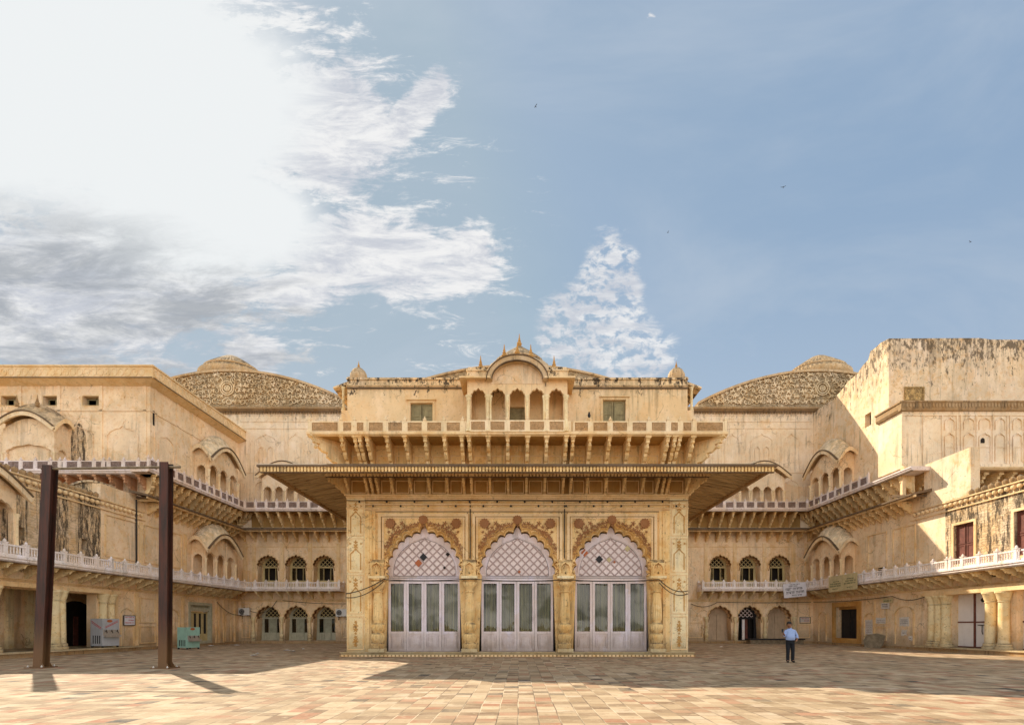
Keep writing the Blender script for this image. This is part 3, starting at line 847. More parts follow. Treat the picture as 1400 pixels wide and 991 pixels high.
MB(F).box(-HW - e2, HW + e2, 9.09, 9.135, e2 - .10, e2 + .01).build('shade_line', 'edge', ev); MB(F).box(-HW - E, HW + E, 8.655, 8.695, E - .02, E + .07).build('shade_line', 'edge', ev)  # dark strips draw the shade under beam and fascia
o = MB(); ring(o, HW + E - .10, HW + E + .06, DF - E + .10, DF - E - .06, 8.80, 9.05, 8.80, 9.05, DF + DEP); o.build('fascia', 'trim_dark', ev)
o = MB(F); dentils(o, -HW - E, HW + E, 8.70, 8.92, E - .03, E + .10, .155, .62)
for sx, fr in ((-1, SL), (1, SR)):
    dentils(o if False else MB(fr), 0, 1, 0, 1, 0, 1)
o.build('fascia_dentils', 'hall', ev)
o = MB(F); o.profile([(E - .02, 8.92), (E + .16, 8.92), (E + .16, 9.0), (E - .02, 9.09)], -HW - E - .12, HW + E + .12)
o.build('fascia_lip', 'edge', ev)
# soffit battens running outwards under the sides
for sx in (-1, 1):
    o = MB(); n = 44; rnd = random.Random(5)
    for i in range(n):
        y = DF - E + .3 + i * (DEP + E - .5) / n; y2 = y + rnd.uniform(-.12, .12)
        xi = HW + e2 + .02
        if y < DF - e2: xi = max(HW + .1, HW + E - (y - (DF - E)) - .02) if False else HW + (DF - y)
        if xi > HW + E - .2: continue
        xo = HW + E - .05
        zi = 9.52 - (xi - HW) / E * .59; zo = 9.52 - (xo - HW) / E * .59
        d = .035 + .02 * rnd.random(); th = .05
        pts = []
        for (x, yy, z) in ((xi, y, zi), (xo, y2, zo)):
            pts += [(XC + sx*x, yy - d, z + .004), (XC + sx*x, yy + d, z + .004), (XC + sx*x, yy + d, z - th), (XC + sx*x, yy - d, z - th)]
        o.add(pts, [(0,1,2,3), (4,7,6,5), (0,4,5,1), (1,5,6,2), (2,6,7,3), (3,7,4,0)])
    # hip rafter
    a = (XC + sx*(HW + .1), DF - .1, 9.44); b = (XC + sx*(HW + E - .05), DF - E + .05, 8.88); o.tube([a, b], .07, 4)
    o.build('soffit_battens', 'boards', ev)
# ---- upper storey
fw = MB(F)
wins = [(-5.57, -4.43, 11.3, 13.18), (4.47, 5.63, 11.3, 13.34)]
fw.panel(rect(-HW, HW, 9.68, 14.42), [rect(a, b, c_, d_) for a, b, c_, d_ in wins] + [rect(-.45, .45, 11.3, 13.0)], -.45, 0); fw.build('upper_wall', 'hall_up', hall)
MB(F).box(-HW - .01, HW + .01, 13.93, 13.98, -.01, .085).build('shade_line', 'edge', hall)  # painted shade line below the parapet band
o = MB(F); cornice(o, -HW - .02, HW + .02, 13.98, .12, .10); o.box(-HW - .03, HW + .03, 14.4, 14.5, -.5, .06); o.build('parapet', 'hall_up', hall)
for a, b, c_, d_ in wins:
    s = MB(F); n = 2
    for k in range(2):
        u0 = a + (b - a) * k / 2; u1 = a + (b - a) * (k + 1) / 2
        s.box(u0 + .02, u1 - .02, c_, d_ - .02, -.20, -.14); s.rect_strip(u0 + .02, u1 - .02, c_, d_ - .02, .07, -.14, -.11); s.box(u0 + .09, u1 - .09, (c_+d_)/2 + .3, (c_+d_)/2 + .38, -.14, -.115)
    sh = s.build('shutters', 'olive_door', hall)
    s = MB(F); s.rect_strip(a - .14, b + .14, c_ - .1, d_ + .14, .12, 0, .05); s.box(a - .2, b + .2, d_ + .14, d_ + .2, 0, .12); s.build('window_frame', 'trim', sh)
s = MB(F); s.box(-.44, .44, 11.3, 12.98, -.2, -.14)
for k in (-.22, 0, .22): s.box(k - .015, k + .015, 11.3, 12.98, -.14, -.12)
s.box(-.44, .44, 12.1, 12.2, -.14, -.11); s.build('balcony_door', 'olive_door', hall)
# balcony all round
e3 = 1.4; zf = 11.12; HB = HW + e3
bal = MB(); ring(bal, HW, HB + .1, DF, DF - e3 - .1, zf - .02, zf + .05, zf - .10, zf + .03, DF + 8)
bal = bal.build('balcony', 'rail_tan', hall)
o = MB(F); o.profile([(e3 - .04, zf - .16), (e3 + .12, zf - .10), (e3 + .12, zf + .02), (e3 - .04, zf + .02)], -HB - .1, HB + .1); o.build('balcony_edge', 'trim', bal)
rp = [-HB, -8.72, -8.05, -7.45, -6.5, -5.55, -4.58, -3.62, -2.7, -2.42]
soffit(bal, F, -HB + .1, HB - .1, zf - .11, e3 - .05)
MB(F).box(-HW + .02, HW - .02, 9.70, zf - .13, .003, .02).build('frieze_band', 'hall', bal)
railing(bal, F, rp, zf, e3, .56, 'tan'); railing(bal, F, [-x for x in reversed(rp)], zf, e3, .56, 'tan')
CU = [-2.40, -1.45, -.49, .49, 1.45, 2.40]
railing(bal, F, CU, zf, e3 + .12, .56, 'tan')
for sx, fr in ((-1, SL), (1, SR)):
    us = [-e3, .01] if sx < 0 else [-.01, e3]
    uu = sorted([(1 if sx < 0 else -1) * (e3 - k * 1.1) for k in range(8)])
    railing(bal, fr, uu, zf, e3, .56, 'tan')
bpos = [-8.72, -8.05, -7.8, -7.45, -6.5, -5.55, -4.58, -3.62, -2.75, -2.40]
bracket_row(bal, F, bpos + [-1.45, -.49, .49, 1.45] + [-x for x in bpos], zf - .05, e3, 1.5, .17, 'bracket')
for sx, fr in ((-1, SL), (1, SR)):
    s = 1 if sx > 0 else -1
    bracket_row(bal, fr, [s * (.35 + k * 1.0) for k in range(7)], zf - .05, e3, 1.5, .17, 'bracket')
    bracket_row(bal, F, [sx * HW], zf - .05, e3 * 1.38, 1.65, .22, 'bracket', ang=sx * PI/4)
o = MB(F); fb = sorted(bpos + [-1.45, -.49, .49, 1.45] + [-x for x in bpos])
for a, b in zip(fb[:-1], fb[1:]):
    if b - a > .6: MB(F).rect_strip(a + .14, b - .14, 9.72, 10.45, .05, .015, .06).build('recessed_panel', 'trim', hall)
# ---- central balcony pavilion
kz = zf + .03; kw = e3 + .05
kv = MB(F)
hol = [arch((a + b) / 2, (b - a) / 2 - .09, kz + .01, 12.86, .40, 5, .10, .07, 5) for a, b in zip(CU[:-1], CU[1:])]
kv.panel(rect(-2.47, 2.47, kz, 13.72), hol, kw - .16, kw); kio = kv.build('pavilion', 'hall_up', hall)
for i, u in enumerate(CU):
    x, y, _ = F.P(u, 0, kw + .03); colonnette(MB(), x, y, kz, 12.92, .10 if i in (0, 1, 4, 5) else .075).build('colonnette', 'hall_pale', kio, True)
    if i in (1, 4): colonnette(MB(), x + (.13 if u < 0 else -.13), y, kz, 12.92, .06).build('colonnette', 'hall_pale', kio, True)
for sx in (-1, 1):
    fr = Fr(*F.P(sx * 2.47, 0, 0)[:2], (-PI/2 if sx < 0 else PI/2)); s = 1 if sx < 0 else -1
    m = MB(fr); m.panel([(0, kz), (0, 13.7), (s*(kw - .17), 13.7), (s*(kw - .17), kz)], [arch(s*.72, .45, kz + .02, 12.8, .4, 5, .08, .06, 4)], -.12, 0); m.build('side_screen', 'hall_up', kio)
# eaves left and right of the curved gable
for sx in (-1, 1):
    o = MB(F); a, b = sorted((sx*1.32, sx*2.82)); o.profile([(kw - .3, 13.80), (kw + .42, 13.62), (kw + .42, 13.70), (kw - .3, 13.90)], a, b)
    x0, x1 = sorted((sx*2.4, sx*2.82))
    P = F.P
    pts = [P(sx*2.40, 13.90, kw+.0), P(sx*2.40, 13.90, 0), P(sx*2.82, 13.70, 0), P(sx*2.82, 13.70, kw + .42), P(sx*2.40, 13.8, kw), P(sx*2.40, 13.8, 0), P(sx*2.82, 13.62, 0), P(sx*2.82, 13.62, kw+.42)]
    o.add(pts, [(0,1,2,3), (4,7,6,5), (0,4,5,1), (1,5,6,2), (2,6,7,3), (3,7,4,0)])
    o.build('pavilion_eave', 'trim', kio)
gb = MB(F); N = 24
arcp = [(1.30 * math.cos(PI - PI*i/N), 13.62 + .98 * max(0, math.sin(PI*i/N)) ** 1.08) for i in range(N + 1)]
gb.prism([(-1.30, 13.5)] + arcp + [(1.30, 13.5)], kw - .1, kw + .02); gb.build('gable_panel', 'wall', kio)
gr = MB(F)
gr.strip([(1.36 * math.cos(PI - PI*i/N), 13.62 + 1.03 * max(0, math.sin(PI*i/N)) ** 1.08) for i in range(N + 1)], .11, kw - 1.35, kw + .05)
gr.strip([(1.36 * math.cos(PI - PI*i/N), 13.60 + 1.02 * max(0, math.sin(PI*i/N)) ** 1.08) for i in range(N + 1)], .27, kw + .05, kw + .38)
for rr_, zz_ in ((1.50, 1.16), (1.24, .88)): MB(F).strip([(rr_ * math.cos(PI - PI*i/N), 13.60 + zz_ * max(0, math.sin(PI*i/N)) ** 1.08) for i in range(N + 1)], .045, kw + .3, kw + .42).build('dark_rim', 'edge', kio)  # thin dark strips along both edges of the arc
gr.build('curved_gable', 'dome', kio)
for sx in (-1, 1):
    o = MB(F); a, b = sorted((sx*1.50, sx*2.50)); o.box(a, b, 13.75, 14.16, -.6, kw - .05); o.box(a - .04, b + .04, 14.16, 14.24, -.6, kw); o.box(a + .06, b - .06, 14.24, 14.38, -.5, kw - .08); o.build('roof_block', 'hall_up', kio)
def finial(x, y, z, s, par, mat='ornament'):
    MB().lathe((x, y, z), [(.22*s, 0), (.24*s, .08*s), (.13*s, .14*s), (.22*s, .26*s), (.23*s, .36*s), (.12*s, .48*s), (.16*s, .56*s), (.09*s, .64*s), (.11*s, .72*s), (.06*s, .88*s), (.02*s, 1.25*s)], 10).build('finial', mat, par, True)
for u, z, s, w_ in ((-1.85, 14.36, .66, .9), (1.85, 14.36, .66, .9), (-.64, 14.60, .62, 1.6), (.66, 14.60, .62, 1.6), (0, 14.80, .55, 1.6)):
    x, y, _ = F.P(u, 0, w_); finial(x, y, z, s, kio)
dm = MB(); dx, dy, _ = F.P(.1, 0, -.75)
dm.lathe((dx, dy, 14.3), [(1.5, 0), (1.58, .3), (1.74, .6), (1.74, .85), (1.58, 1.1), (1.28, 1.3), (1.14, 1.33), (1.26, 1.36), (1.26, 1.43), (.8, 1.78), (.3, 2.12), (.1, 2.26)], 96, 32, .02, 1.0, .75)
dm = dm.build('ribbed_dome', 'dome', kio, True); finial(dx, dy, 16.5, .58, dm)
# corner turrets with little domes and side balconies with eaves
for sx in (-1, 1):
    c = (XC + sx * (HW - .42), DF + .55, 14.5)
    tm = MB(); tm.box(c[0] - .45, c[0] + .45, 14.5, 14.62, -(c[1] + .45), -(c[1] - .45))
    tm.lathe((c[0], c[1], 14.62), [(.40, 0), (.44, .12), (.43, .3), (.33, .5), (.18, .64), (.06, .70)], 48, 16, .03)
    tu = tm.build('corner_dome', 'dome', hall, True); finial(c[0], c[1], 15.3, .30, tu)
    fr = SL if sx < 0 else SR; s = -1 if sx < 0 else 1
    m = MB(fr); a, b = sorted((s * .3, s * 3.2))
    m.profile([(0, 14.35), (.85, 14.10), (.85, 14.18), (0, 14.5)], a, b)
    m.box(a, b, 12.4, 12.95, .0, .42); side = m.build('side_oriel', 'hall_up', hall)
    for q in (.42, 1.7, 3.05): x, y, _ = fr.P(s * q, 0, .35); colonnette(MB(), x, y, 12.95, 14.22, .08).build('colonnette', 'hall_pale', side, True)
MB().box(XC - HW + .4, XC + HW - .4, 13.6, 13.95, -(DB + 2), -(DF + .45)).build('flat_roof', 'dome', hall)
# curved carved gable further back on the roof
o = MB(Fr(XC, 36.0, 0)); N = 30
o.prism([(-9.6, 13.95)] + [(-9.6 + 19.2*i/N, 19.85 - (abs(-9.6 + 19.2*i/N)/6.1)**2 * .86) for i in range(N + 1)] + [(9.6, 13.95)], -3, 0)
rg = o.build('rear_gable', 'carved', hall)
o = MB(Fr(XC, 36.0, 0)); o.strip([(-9.6 + 19.2*i/N, 19.87 - (abs(-9.6 + 19.2*i/N)/6.1)**2 * .86) for i in range(N + 1)], .14, -3.1, .12); o.build('gable_rim', 'dome', rg)

# ================================================================== REAR RANGES (left and right of the hall)
def niche_window(par, fr, uc, kind, hw, z0, zs, rise, rec=1.0):
    """joinery set back inside an arched recess"""
    w = -rec + .12; iw = hw * .80
    fm = {'green': 'greenish', 'cream': 'cream', 'boards': 'beige_door', 'open': 'dark_door'}[kind]
    hf = zs + .05
    d = MB(fr)
    if kind == 'boards':
        d.panel(rect(uc - hw - .1, uc + hw + .1, z0, zs + rise + .1), [], w - .05, w)
        d.box(uc - iw, uc - .02, z0, hf + .3, w, w + .05); d.box(uc + .02, uc + iw, z0, hf + .3, w, w + .05)
        d.box(uc - iw, uc + iw, (z0 + hf)/2, (z0 + hf)/2 + .05, w + .05, w + .065); d.box(uc - iw, uc + iw, hf + .33, hf + .38, w, w + .04)
        return d.build('board_door', fm, par)
    fan = arch(uc, iw * .84, hf, hf + .05, rise * .78, 5, 0, .02)
    holes = [fan]
    n = 3; cuts = [(-iw + .08, -iw*.46), (-iw*.36, iw*.36), (iw*.46, iw - .08)]
    for a, b in cuts: holes.append(rect(uc + a, uc + b, z0 + (.75 if kind != 'cream' else .9), hf - .16) if kind != 'open' else rect(uc + a, uc + b, z0 + .05, hf - .16))
    d.panel(rect(uc - hw - .1, uc + hw + .1, z0, zs + rise + .15), holes, w - .06, w)
    d.box(uc - iw, uc + iw, hf - .13, hf - .05, w, w + .05)
    for a, b in cuts: d.rect_strip(uc + a - .05, uc + b + .05, z0 + .05, hf - .12, .04, w, w + .03)
    p = d.build('window' if kind != 'open' else 'door', fm, par)
    lt = MB(fr); lattice(lt, fan, .27, .05, w - .05, w - .01); lt.build('lattice', 'cream' if kind != 'open' else 'lav_pale', p)
    for i, (a, b) in enumerate(cuts):
        if kind == 'green': MB(fr).box(uc + a, uc + b, z0 + .75, hf - .16, w - .045, w - .035).build('pane', 'curtain_pale' if i == 1 else 'glass', p)
        elif kind == 'cream' and i != 1: MB(fr).box(uc + a, uc + b, z0 + .9, hf - .16, w - .045, w - .035).build('pane', 'glass', p)
    if kind == 'open':
        MB(fr).box(uc - iw*.42, uc - .02, z0 + .05, hf - .2, w - .12, w - .08).build('curtain', 'rail_white', p)
        MB(fr).box(uc + .02, uc + .25, z0 + .05, hf - .2, w - .14, w - .1).build('door_leaf', 'red_shutter', p)
    return p

FB = Fr(0, DB, 0)
def rear_range(name, side, centres, label):
    """side -1 left, +1 right"""
    x0, x1 = (XL - .5, -8.6) if side < 0 else (8.4, XR + .5)
    t = thing(name, ((x0 + x1) / 2, DB, 0), label, 'palace building', 'rear ranges flanking the main hall')
    fr = FB
    g_h = [arch(c, 1.06, .25, 2.35, 1.0, 7, .09, .08, 5) for c in centres]
    MB(fr).panel(rect(x0, x1, 0, 4.35), g_h, -1.0, 0).build('ground_floor_wall', 'wall', t)
    f_h = [arch(c + side*0.05, .98, 4.95, 7.05, .92, 9, .11, .08, 5) for c in centres]
    MB(fr).panel(rect(x0, x1, 4.35, 10.3), f_h, -1.0, .002).build('first_floor_wall', 'wall', t)
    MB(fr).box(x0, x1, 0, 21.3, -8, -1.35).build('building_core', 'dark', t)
    MB(fr).box(x0, x1, 10.3, 21.15, -1.3, .001).build('upper_wall', 'wall_up', t)
    # plinth
    a, b = (XL, x1) if side < 0 else (x0, XR)
    MB(fr).box(a, b, 0, .2, 0, .35).build('plinth', 'trim_dark', t)
    for i, c in enumerate(centres):
        niche_window(t, fr, c, 'green' if side < 0 else ('boards', 'open', 'boards')[i], 1.06, .22, 2.35, 1.0)
        niche_window(t, fr, c + side*.05, 'cream', .98, 4.9, 7.05, .92)
    # columns between ground arches
    mid = [(centres[i] + centres[i+1]) / 2 for i in range(2)] + [centres[0] - 1.3, centres[2] + 1.3]
    for m in mid[:3] if side < 0 else mid:
        x, y, _ = fr.P(m, 0, .12)
        MB().lathe((x, y, .2), [(.20, 0), (.20, .25), (.14, .3), (.20, .5), (.16, .7), (.11, .8), (.13, 1.0), (.10, 1.75), (.15, 1.82), (.18, 1.98), (.22, 2.1), (.22, 2.2)], 16, 8, .03).build('column', 'hall_pale', t, True)
    d = MB(fr)
    for c in centres:
        for z0, zs, hw, rs, n in ((1.9, 2.35, 1.16, 1.08, 7), (6.6, 7.05, 1.08, 1.0, 9)):
            d.strip(arch(c, hw, z0, zs, rs, n, .08, .1, 5), .09, -.005, .06)
        cu_ = MB(fr)
        for z0, zs, hw, rs, n in ((1.9, 2.35, 1.09, 1.03, 7), (6.6, 7.05, 1.01, .95, 9)):
            cu_ = MB(fr); cu_.strip(arch(c + (side*.05 if n == 9 else 0), hw, z0, zs, rs, n, .10, .1, 5), .075, -.35, .022); cu_.build('shade_cusps', 'cusp', t)  # brown strip puts shade into the arch reveal
        leafblob(d, c, 3.66, .09, 0, -.005, .05, 4); leafblob(d, c, 8.35, .10, 0, -.005, .05, 4); leafblob(d, c, 8.53, .06, 0, -.005, .05, 4)
    sps = sorted([m for m in mid])
    for m in sps: pilaster(d, m, 5.0, 9.1, .34, .06)
    for m in (a + .6 if side < 0 else b - .6, ): pilaster(d, m, 5.0, 9.1, .4, .06)
    d.box(a, b, 8.75, 8.83, -.01, .05); cornice(d, a, b, 3.78, .16, .12); d.box(a, b, 3.98, 4.03, 0, .08)
    e0, e1 = (sps[-1] + .4, b - 4.4) if side < 0 else (a + 3.0, sps[0] - .4)
    for q0, q1 in ((XL + .3, sps[0] - .35),) if side < 0 else ((sps[-1] + .35, XR - .3),):
        d.rect_strip(q0, q1, .5, 1.7, .06, -.01, .065); d.rect_strip(q0, q1, 1.85, 3.6, .06, -.01, .065); d.rect_strip(q0, q1, 5.2, 6.6, .06, -.01, .065)
    if side < 0: d.rect_strip(sps[-1] + .3, -14.9, .5, 1.8, .06, -.01, .065)
    else: d.rect_strip(15.4, sps[0] - .3, .5, 1.9, .06, -.01, .065)
    d.build('wall_moulding', 'trim', t)
    # lower balcony
    u0, u1 = (XL + 1.2, -16.0) if side < 0 else (16.3, XR - 1.2)
    bl = slab(fr, *((XL, u1 + .1) if side < 0 else (u0 - .1, XR)), 4.95, .28, 1.2).build('lower_balcony', 'rail_white', t)
    soffit(bl, fr, *((XL + 1.2, u1) if side < 0 else (u0, XR - 1.2)), 4.67, 1.15)
    us = spaced(u0, u1, .95, 0)
    railing(bl, fr, us, 4.95, 1.2, .52, 'white')
    bracket_row(bl, fr, us[1:-1] if side < 0 else us[:-1], 4.66, 1.14, .62, .13, 'hall_pale')
    sfr = Fr(*fr.P(u1 if side < 0 else u0, 0, 0)[:2], PI/2 if side < 0 else -PI/2)
    railing(bl, sfr, [-1.2, -.1] if side < 0 else [.1, 1.2], 4.95, 0, .52, 'white')
    # corner fan of brackets
    cx = XL if side < 0 else XR
    for k in (.3, .6):
        bracket_row(bl, FB, [cx - side*.03], 4.68, 1.45, .62, .14, 'bracket', ang=-side * PI/2 * k)
    # eave between storeys, with brackets under
    ca, cb = (XL, -9.2) if side < 0 else (9.0, XR)
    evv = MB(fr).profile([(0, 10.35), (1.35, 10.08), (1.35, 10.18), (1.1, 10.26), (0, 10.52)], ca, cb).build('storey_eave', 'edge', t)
    o = MB(fr); o.box(ca, cb, 9.98, 10.12, 1.02, 1.14); dentils(o, ca, cb, 9.98, 10.08, 1.14, 1.2, .18); o.build('eave_dentils', 'trim', evv)
    us2 = spaced(ca + .6, cb - .5, .95)
    bracket_row(evv, fr, us2, 10.06, 1.0, .85, .15, 'bracket')
    # upper balcony
    ub = slab(fr, ca, cb, 12.0, .26, 1.25).build('upper_balcony', 'rail_pink', t)
    shade_strip(ub, fr, ca + (1.2 if side < 0 else 0), cb - (0 if side < 0 else 1.2), 11.74, 1.25)
    soffit(ub, fr, ca + (1.2 if side < 0 else 0), cb - (0 if side < 0 else 1.2), 11.74, 1.2, 10.55)
    us = spaced((XL + 1.25) if side < 0 else ca, cb if side < 0 else XR - 1.25, .93)
    railing(ub, fr, us, 12.0, 1.25, .62, 'pink')
    bracket_row(ub, fr, us[1:] if side < 0 else us[:-1], 11.76, 1.15, 1.25, .17, 'bracket')
    for k in (.2, .4, .6, .8):
        bracket_row(ub, FB, [cx - side*.03], 11.76, 1.5, 1.3, .15, 'bracket', ang=-side * PI/2 * k)
    # bay on the upper balcony
    jc = -20.9 if side < 0 else 21.6
    jharokha(t, fr, jc - 2.0, jc + 2.0, 1.15, 12.0, 13.55, 14.5, 14.75, 4, 1, 1.25, .4, 'wall_up', 'hood')
    # faint relief on the high wall
    d = MB(fr); P0, P1 = (-25.4, -9) if side < 0 else (9, 26.6)
    d.box(P0, P1, 19.55, 19.62, -.01, .05); d.box(P0, P1, 20.15, 20.2, -.01, .04); d.box(P0, P1, 20.75, 20.82, -.01, .05); d.box(P0, P1, 15.5, 15.56, -.01, .04)
    k = P0 + .5; i = 0
    while k < P1 - 2:
        d.box(k - .03, k + .03, 15.6, 19.55, -.01, .035); d.box(k + .35, k + .40, 15.6, 19.55, -.01, .035)
        wd_ = 3.2 if i % 2 == 0 else 2.2
        niche(d, k + .4 + (wd_ - .4)/2, wd_*.30, 16.0, 18.3, .6, .05, .03, 0, .18); niche(d, k + .4 + (wd_ - .4)/2, wd_*.30, 13.0, 14.3, .5, .05, .03, 0, .12)
        if i % 2 == 0:
            c_ = k + .4 + (wd_ - .4)/2
            for q in (-1, 1): niche(d, c_ + q*.42, .22, 16.4, 17.6, .25, .035, .05, 0, .06)
            leafblob(d, c_, 20.45, .22, 0, -.01, .04, 8, .1, 32)
        else: leafblob(d, k + .4 + (wd_ - .4)/2, 20.45, .15, 0, -.01, .04, 4, .3)
        k += wd_; i += 1
    d.build('relief_moulding', 'wall_up', t)
    # main cornice and the carved curved gable
    gx = -26.3 if side < 0 else 27.3; H = 11.0
    c0, c1 = (gx - H, -8.6) if side < 0 else (8.4, gx + H)
    o = MB(fr); cornice(o, c0, c1, 21.05, .22, .25); o.box(c0, c1, 21.27, 21.42, -.8, .32); dentils(o, c0, c1, 20.9, 21.05, 0, .14, .24)
    o.build('cornice', 'trim_dark', t)
    MB(fr).box(c0, c1, 21.0, 21.045, .14, .2).build('shade_line', 'edge', t)  # shade under the cornice drawn as a dark strip
    if side < 0: MB(fr).box(c0, x0, 15, 21.1, -2, -.05).build('end_wall', 'wall_up', t)
    else: MB(fr).box(x1, c1, 15, 21.1, -2, -.05).build('end_wall', 'wall_up', t)
    N = 36; top = [(gx - H + 2*H*i/N, 24.75 - 2.95 * abs(-1 + 2*i/N) ** 1.95) for i in range(N + 1)]
    gg = MB(fr).prism([(gx - H, 21.4)] + top + [(gx + H, 21.4)], -9, 0).build('curved_gable', 'carved', t)
    o = MB(fr); o.strip([(u, z + .06) for u, z in top], .2, -9.1, .18)
    o.build('gable_rim', 'dome', gg)
    o = MB(fr)
    rc = (gx + .3*side, 23.2)
    for r_ in (.62, .45, .22): o.strip([(rc[0] + r_*math.cos(2*PI*i/24), rc[1] + r_*math.sin(2*PI*i/24)) for i in range(24)], .09, -.01, .13, True)
    leafblob(o, rc[0], rc[1], .2, 0, 0, .14, 6, .3, 30)
    # scrolling branches in relief
    rnd = random.Random(11 + side)
    for i in range(58):
        u = gx + (-1 + 2*(i + .5)/58) * (H - 1.0); zt = 24.75 - 2.95*abs((u - gx)/H)**1.95
        n = int((zt - 21.6) / .46)
        for k in range(n):
            uu = u + rnd.uniform(-.14, .14); z_ = 21.75 + (k + .5) * (zt - 21.8)/max(1, n)
            if math.hypot(uu - rc[0], z_ - rc[1]) < .85: continue
            q = rnd.random()
            if q < .5: leafblob(o, uu, z_, rnd.uniform(.17, .27), rnd.uniform(0, 6), -.005, rnd.uniform(.08, .16), rnd.choice((3, 4, 5)), .38)
            else:
                a0 = rnd.uniform(0, 6); s_ = rnd.choice((-1, 1)); r0 = rnd.uniform(.2, .32)
                o.strip([(uu + r0*(1 - j/14)*math.cos(a0 + s_*j*.5), z_ + r0*(1 - j/14)*math.sin(a0 + s_*j*.5)) for j in range(10)], .07, -.005, .10)
    o.build('floral_relief', 'relief', gg)
    cap = MB()
    cap.lathe((gx + (-1.4 if side < 0 else 1.5), DB + 2.6, 24.9), [(2.5, 0), (2.7, .15), (2.95, .45), (2.9, .8), (2.55, 1.08), (2.3, 1.14), (2.45, 1.18), (2.45, 1.32), (1.5, 1.95), (.7, 2.45), (.1, 2.7)], 144, 48, .02, 1.0, .8)
    cap.build('ribbed_cap', 'dome', gg, True)
    return t
rearL = rear_range('rear_range', -1, [-22.9, -20.35, -17.8], 'back building left of the main hall with three pale green arched windows')
rearR = rear_range('rear_range', 1, [18.3, 21.0, 23.7], 'back building right of the main hall with boarded arches beside a dark doorway')

# ================================================================== WINGS
FL = Fr(XL, 0, PI/2)      # u = depth
FRt = Fr(XR, 0, -PI/2)    # u = -depth
def sp_(fr, d0, d1): return (d0, d1) if fr is FL else (-d1, -d0)
def U(fr, d): return d if fr is FL else -d

def wing_common(t, fr, side, arc_end):
    """storeys shared by both wings"""
    # lower balcony
    a, b = sp_(fr, 20.0, DB - .01)
    bl = slab(fr, a, b, 4.95, .28, 1.2).build('lower_balcony', 'rail_white', t)
    soffit(bl, fr, *sp_(fr, 20.0, DB - .1), 4.67, 1.15)
    ds = spaced(20.0, DB - 1.2, 1.08)
    us = sorted([U(fr, d) for d in ds])
    extra = sorted(us + [u + .24 for i, u in enumerate(us) if i % 4 == 2])
    railing(bl, fr, extra, 4.95, 1.2, .55, 'white')
    bracket_row(bl, fr, sorted([U(fr, 20.3 + .86 * k + (.2 if k % 3 == 1 else 0)) for k in range(41) if 20.3 + .86*k < DB - 1.4]), 4.66, 1.16, .62, .12, 'hall_pale')
    # eave + upper balcony between the block corner and the back
    c0 = 34.9 if side < 0 else 34.6
    a, b = sp_(fr, c0 - 1.35, DB - .01)
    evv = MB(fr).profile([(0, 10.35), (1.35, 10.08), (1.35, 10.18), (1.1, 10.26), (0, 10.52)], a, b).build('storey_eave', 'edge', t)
    o = MB(fr); o.box(a + .2, b, 9.98, 10.12, 1.02, 1.14); dentils(o, a, b, 9.98, 10.08, 1.14, 1.2, .18); o.build('eave_dentils', 'trim', evv)
    bracket_row(evv, fr, sorted([U(fr, d) for d in spaced(c0 + .4, DB - 1.6, .72)]), 10.06, 1.0, .85, .15, 'bracket')
    a, b = sp_(fr, c0 - 1.2, DB - .01)
    ub = slab(fr, a, b, 12.0, .26, 1.15).build('upper_balcony', 'rail_pink', t)
    shade_strip(ub, fr, *sp_(fr, c0 - 1.2, DB - 1.3), 11.74, 1.15)
    shade_strip(bl, fr, *sp_(fr, 20.0, DB - 1.3), 4.67, 1.2)
    soffit(ub, fr, *sp_(fr, 35.6 if side < 0 else 37.2, DB - .1), 11.74, 1.1, 10.55)
    ds = spaced(c0 - 1.15, DB - 1.25, .93) if side < 0 else spaced(37.6, DB - 1.25, .93)
    railing(ub, fr, sorted([U(fr, d) for d in ds]), 12.0, 1.15, .62, 'pink')
    bracket_row(ub, fr, sorted([U(fr, d) for d in spaced(c0 + .2, DB - 1.5, .78)]), 11.76, 1.05, 1.25, .17, 'bracket')
    return bl, ub, evv

# ---------- left wing
wl = thing('side_wing', (XL - 6, 36, 0), 'left palace wing in shade with stepped balconies and small square windows', 'palace wing', 'side wings of the courtyard')
fr = FL
# ground floor: arcade near the camera then panelled wall
gh = [rect(20.6, 24.6, .3, 3.5), rect(25.0, 27.75, .3, 3.5), rect(28.75, 31.0, .3, 3.5), rect(39.6, 42.6, .18, 3.45)]
MB(fr).panel(rect(19.5, DB, 0, 4.35), gh, -.6, 0).build('ground_floor_wall', 'wall', wl)
MB(fr).box(19.5, DB, 0, 4.3, -3.6, -3.2).build('arcade_back_wall', 'wall', wl)
MB(fr).box(19.5, DB, 4.1, 4.34, -3.2, -.61).build('arcade_ceiling', 'trim_dark', wl)
MB(fr).box(36.0, 36.3, 0, 4.1, -3.2, -.61).build('arcade_end_wall', 'wall', wl)
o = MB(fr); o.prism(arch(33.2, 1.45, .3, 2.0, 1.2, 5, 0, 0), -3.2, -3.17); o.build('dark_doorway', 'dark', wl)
o = MB(fr); o.strip(arch(33.2, 1.56, .3, 2.0, 1.32, 5, 0, 0), .18, -3.2, -3.1); o.build('doorway_moulding', 'trim', wl)
o = MB(fr); o.box(33.0, 33.35, .3, 2.2, -3.17, -3.12); o.build('inner_door', 'red_shutter', wl)
o = MB(fr)
for d in (22.5, 23.8, 25.2, 26.4, 27.6, 28.8, 30.0, 31.2): pilaster(o, d, .3, 3.9, .4, .12) if False else o.box(d - .18, d + .18, .3, 3.9, -3.2, -3.0)
o.build('inner_pilaster', 'hall_pale', wl)
MB(fr).box(19.5, 33.4, 0, .22, -.001, .9).build('platform', 'trim_dark', wl)
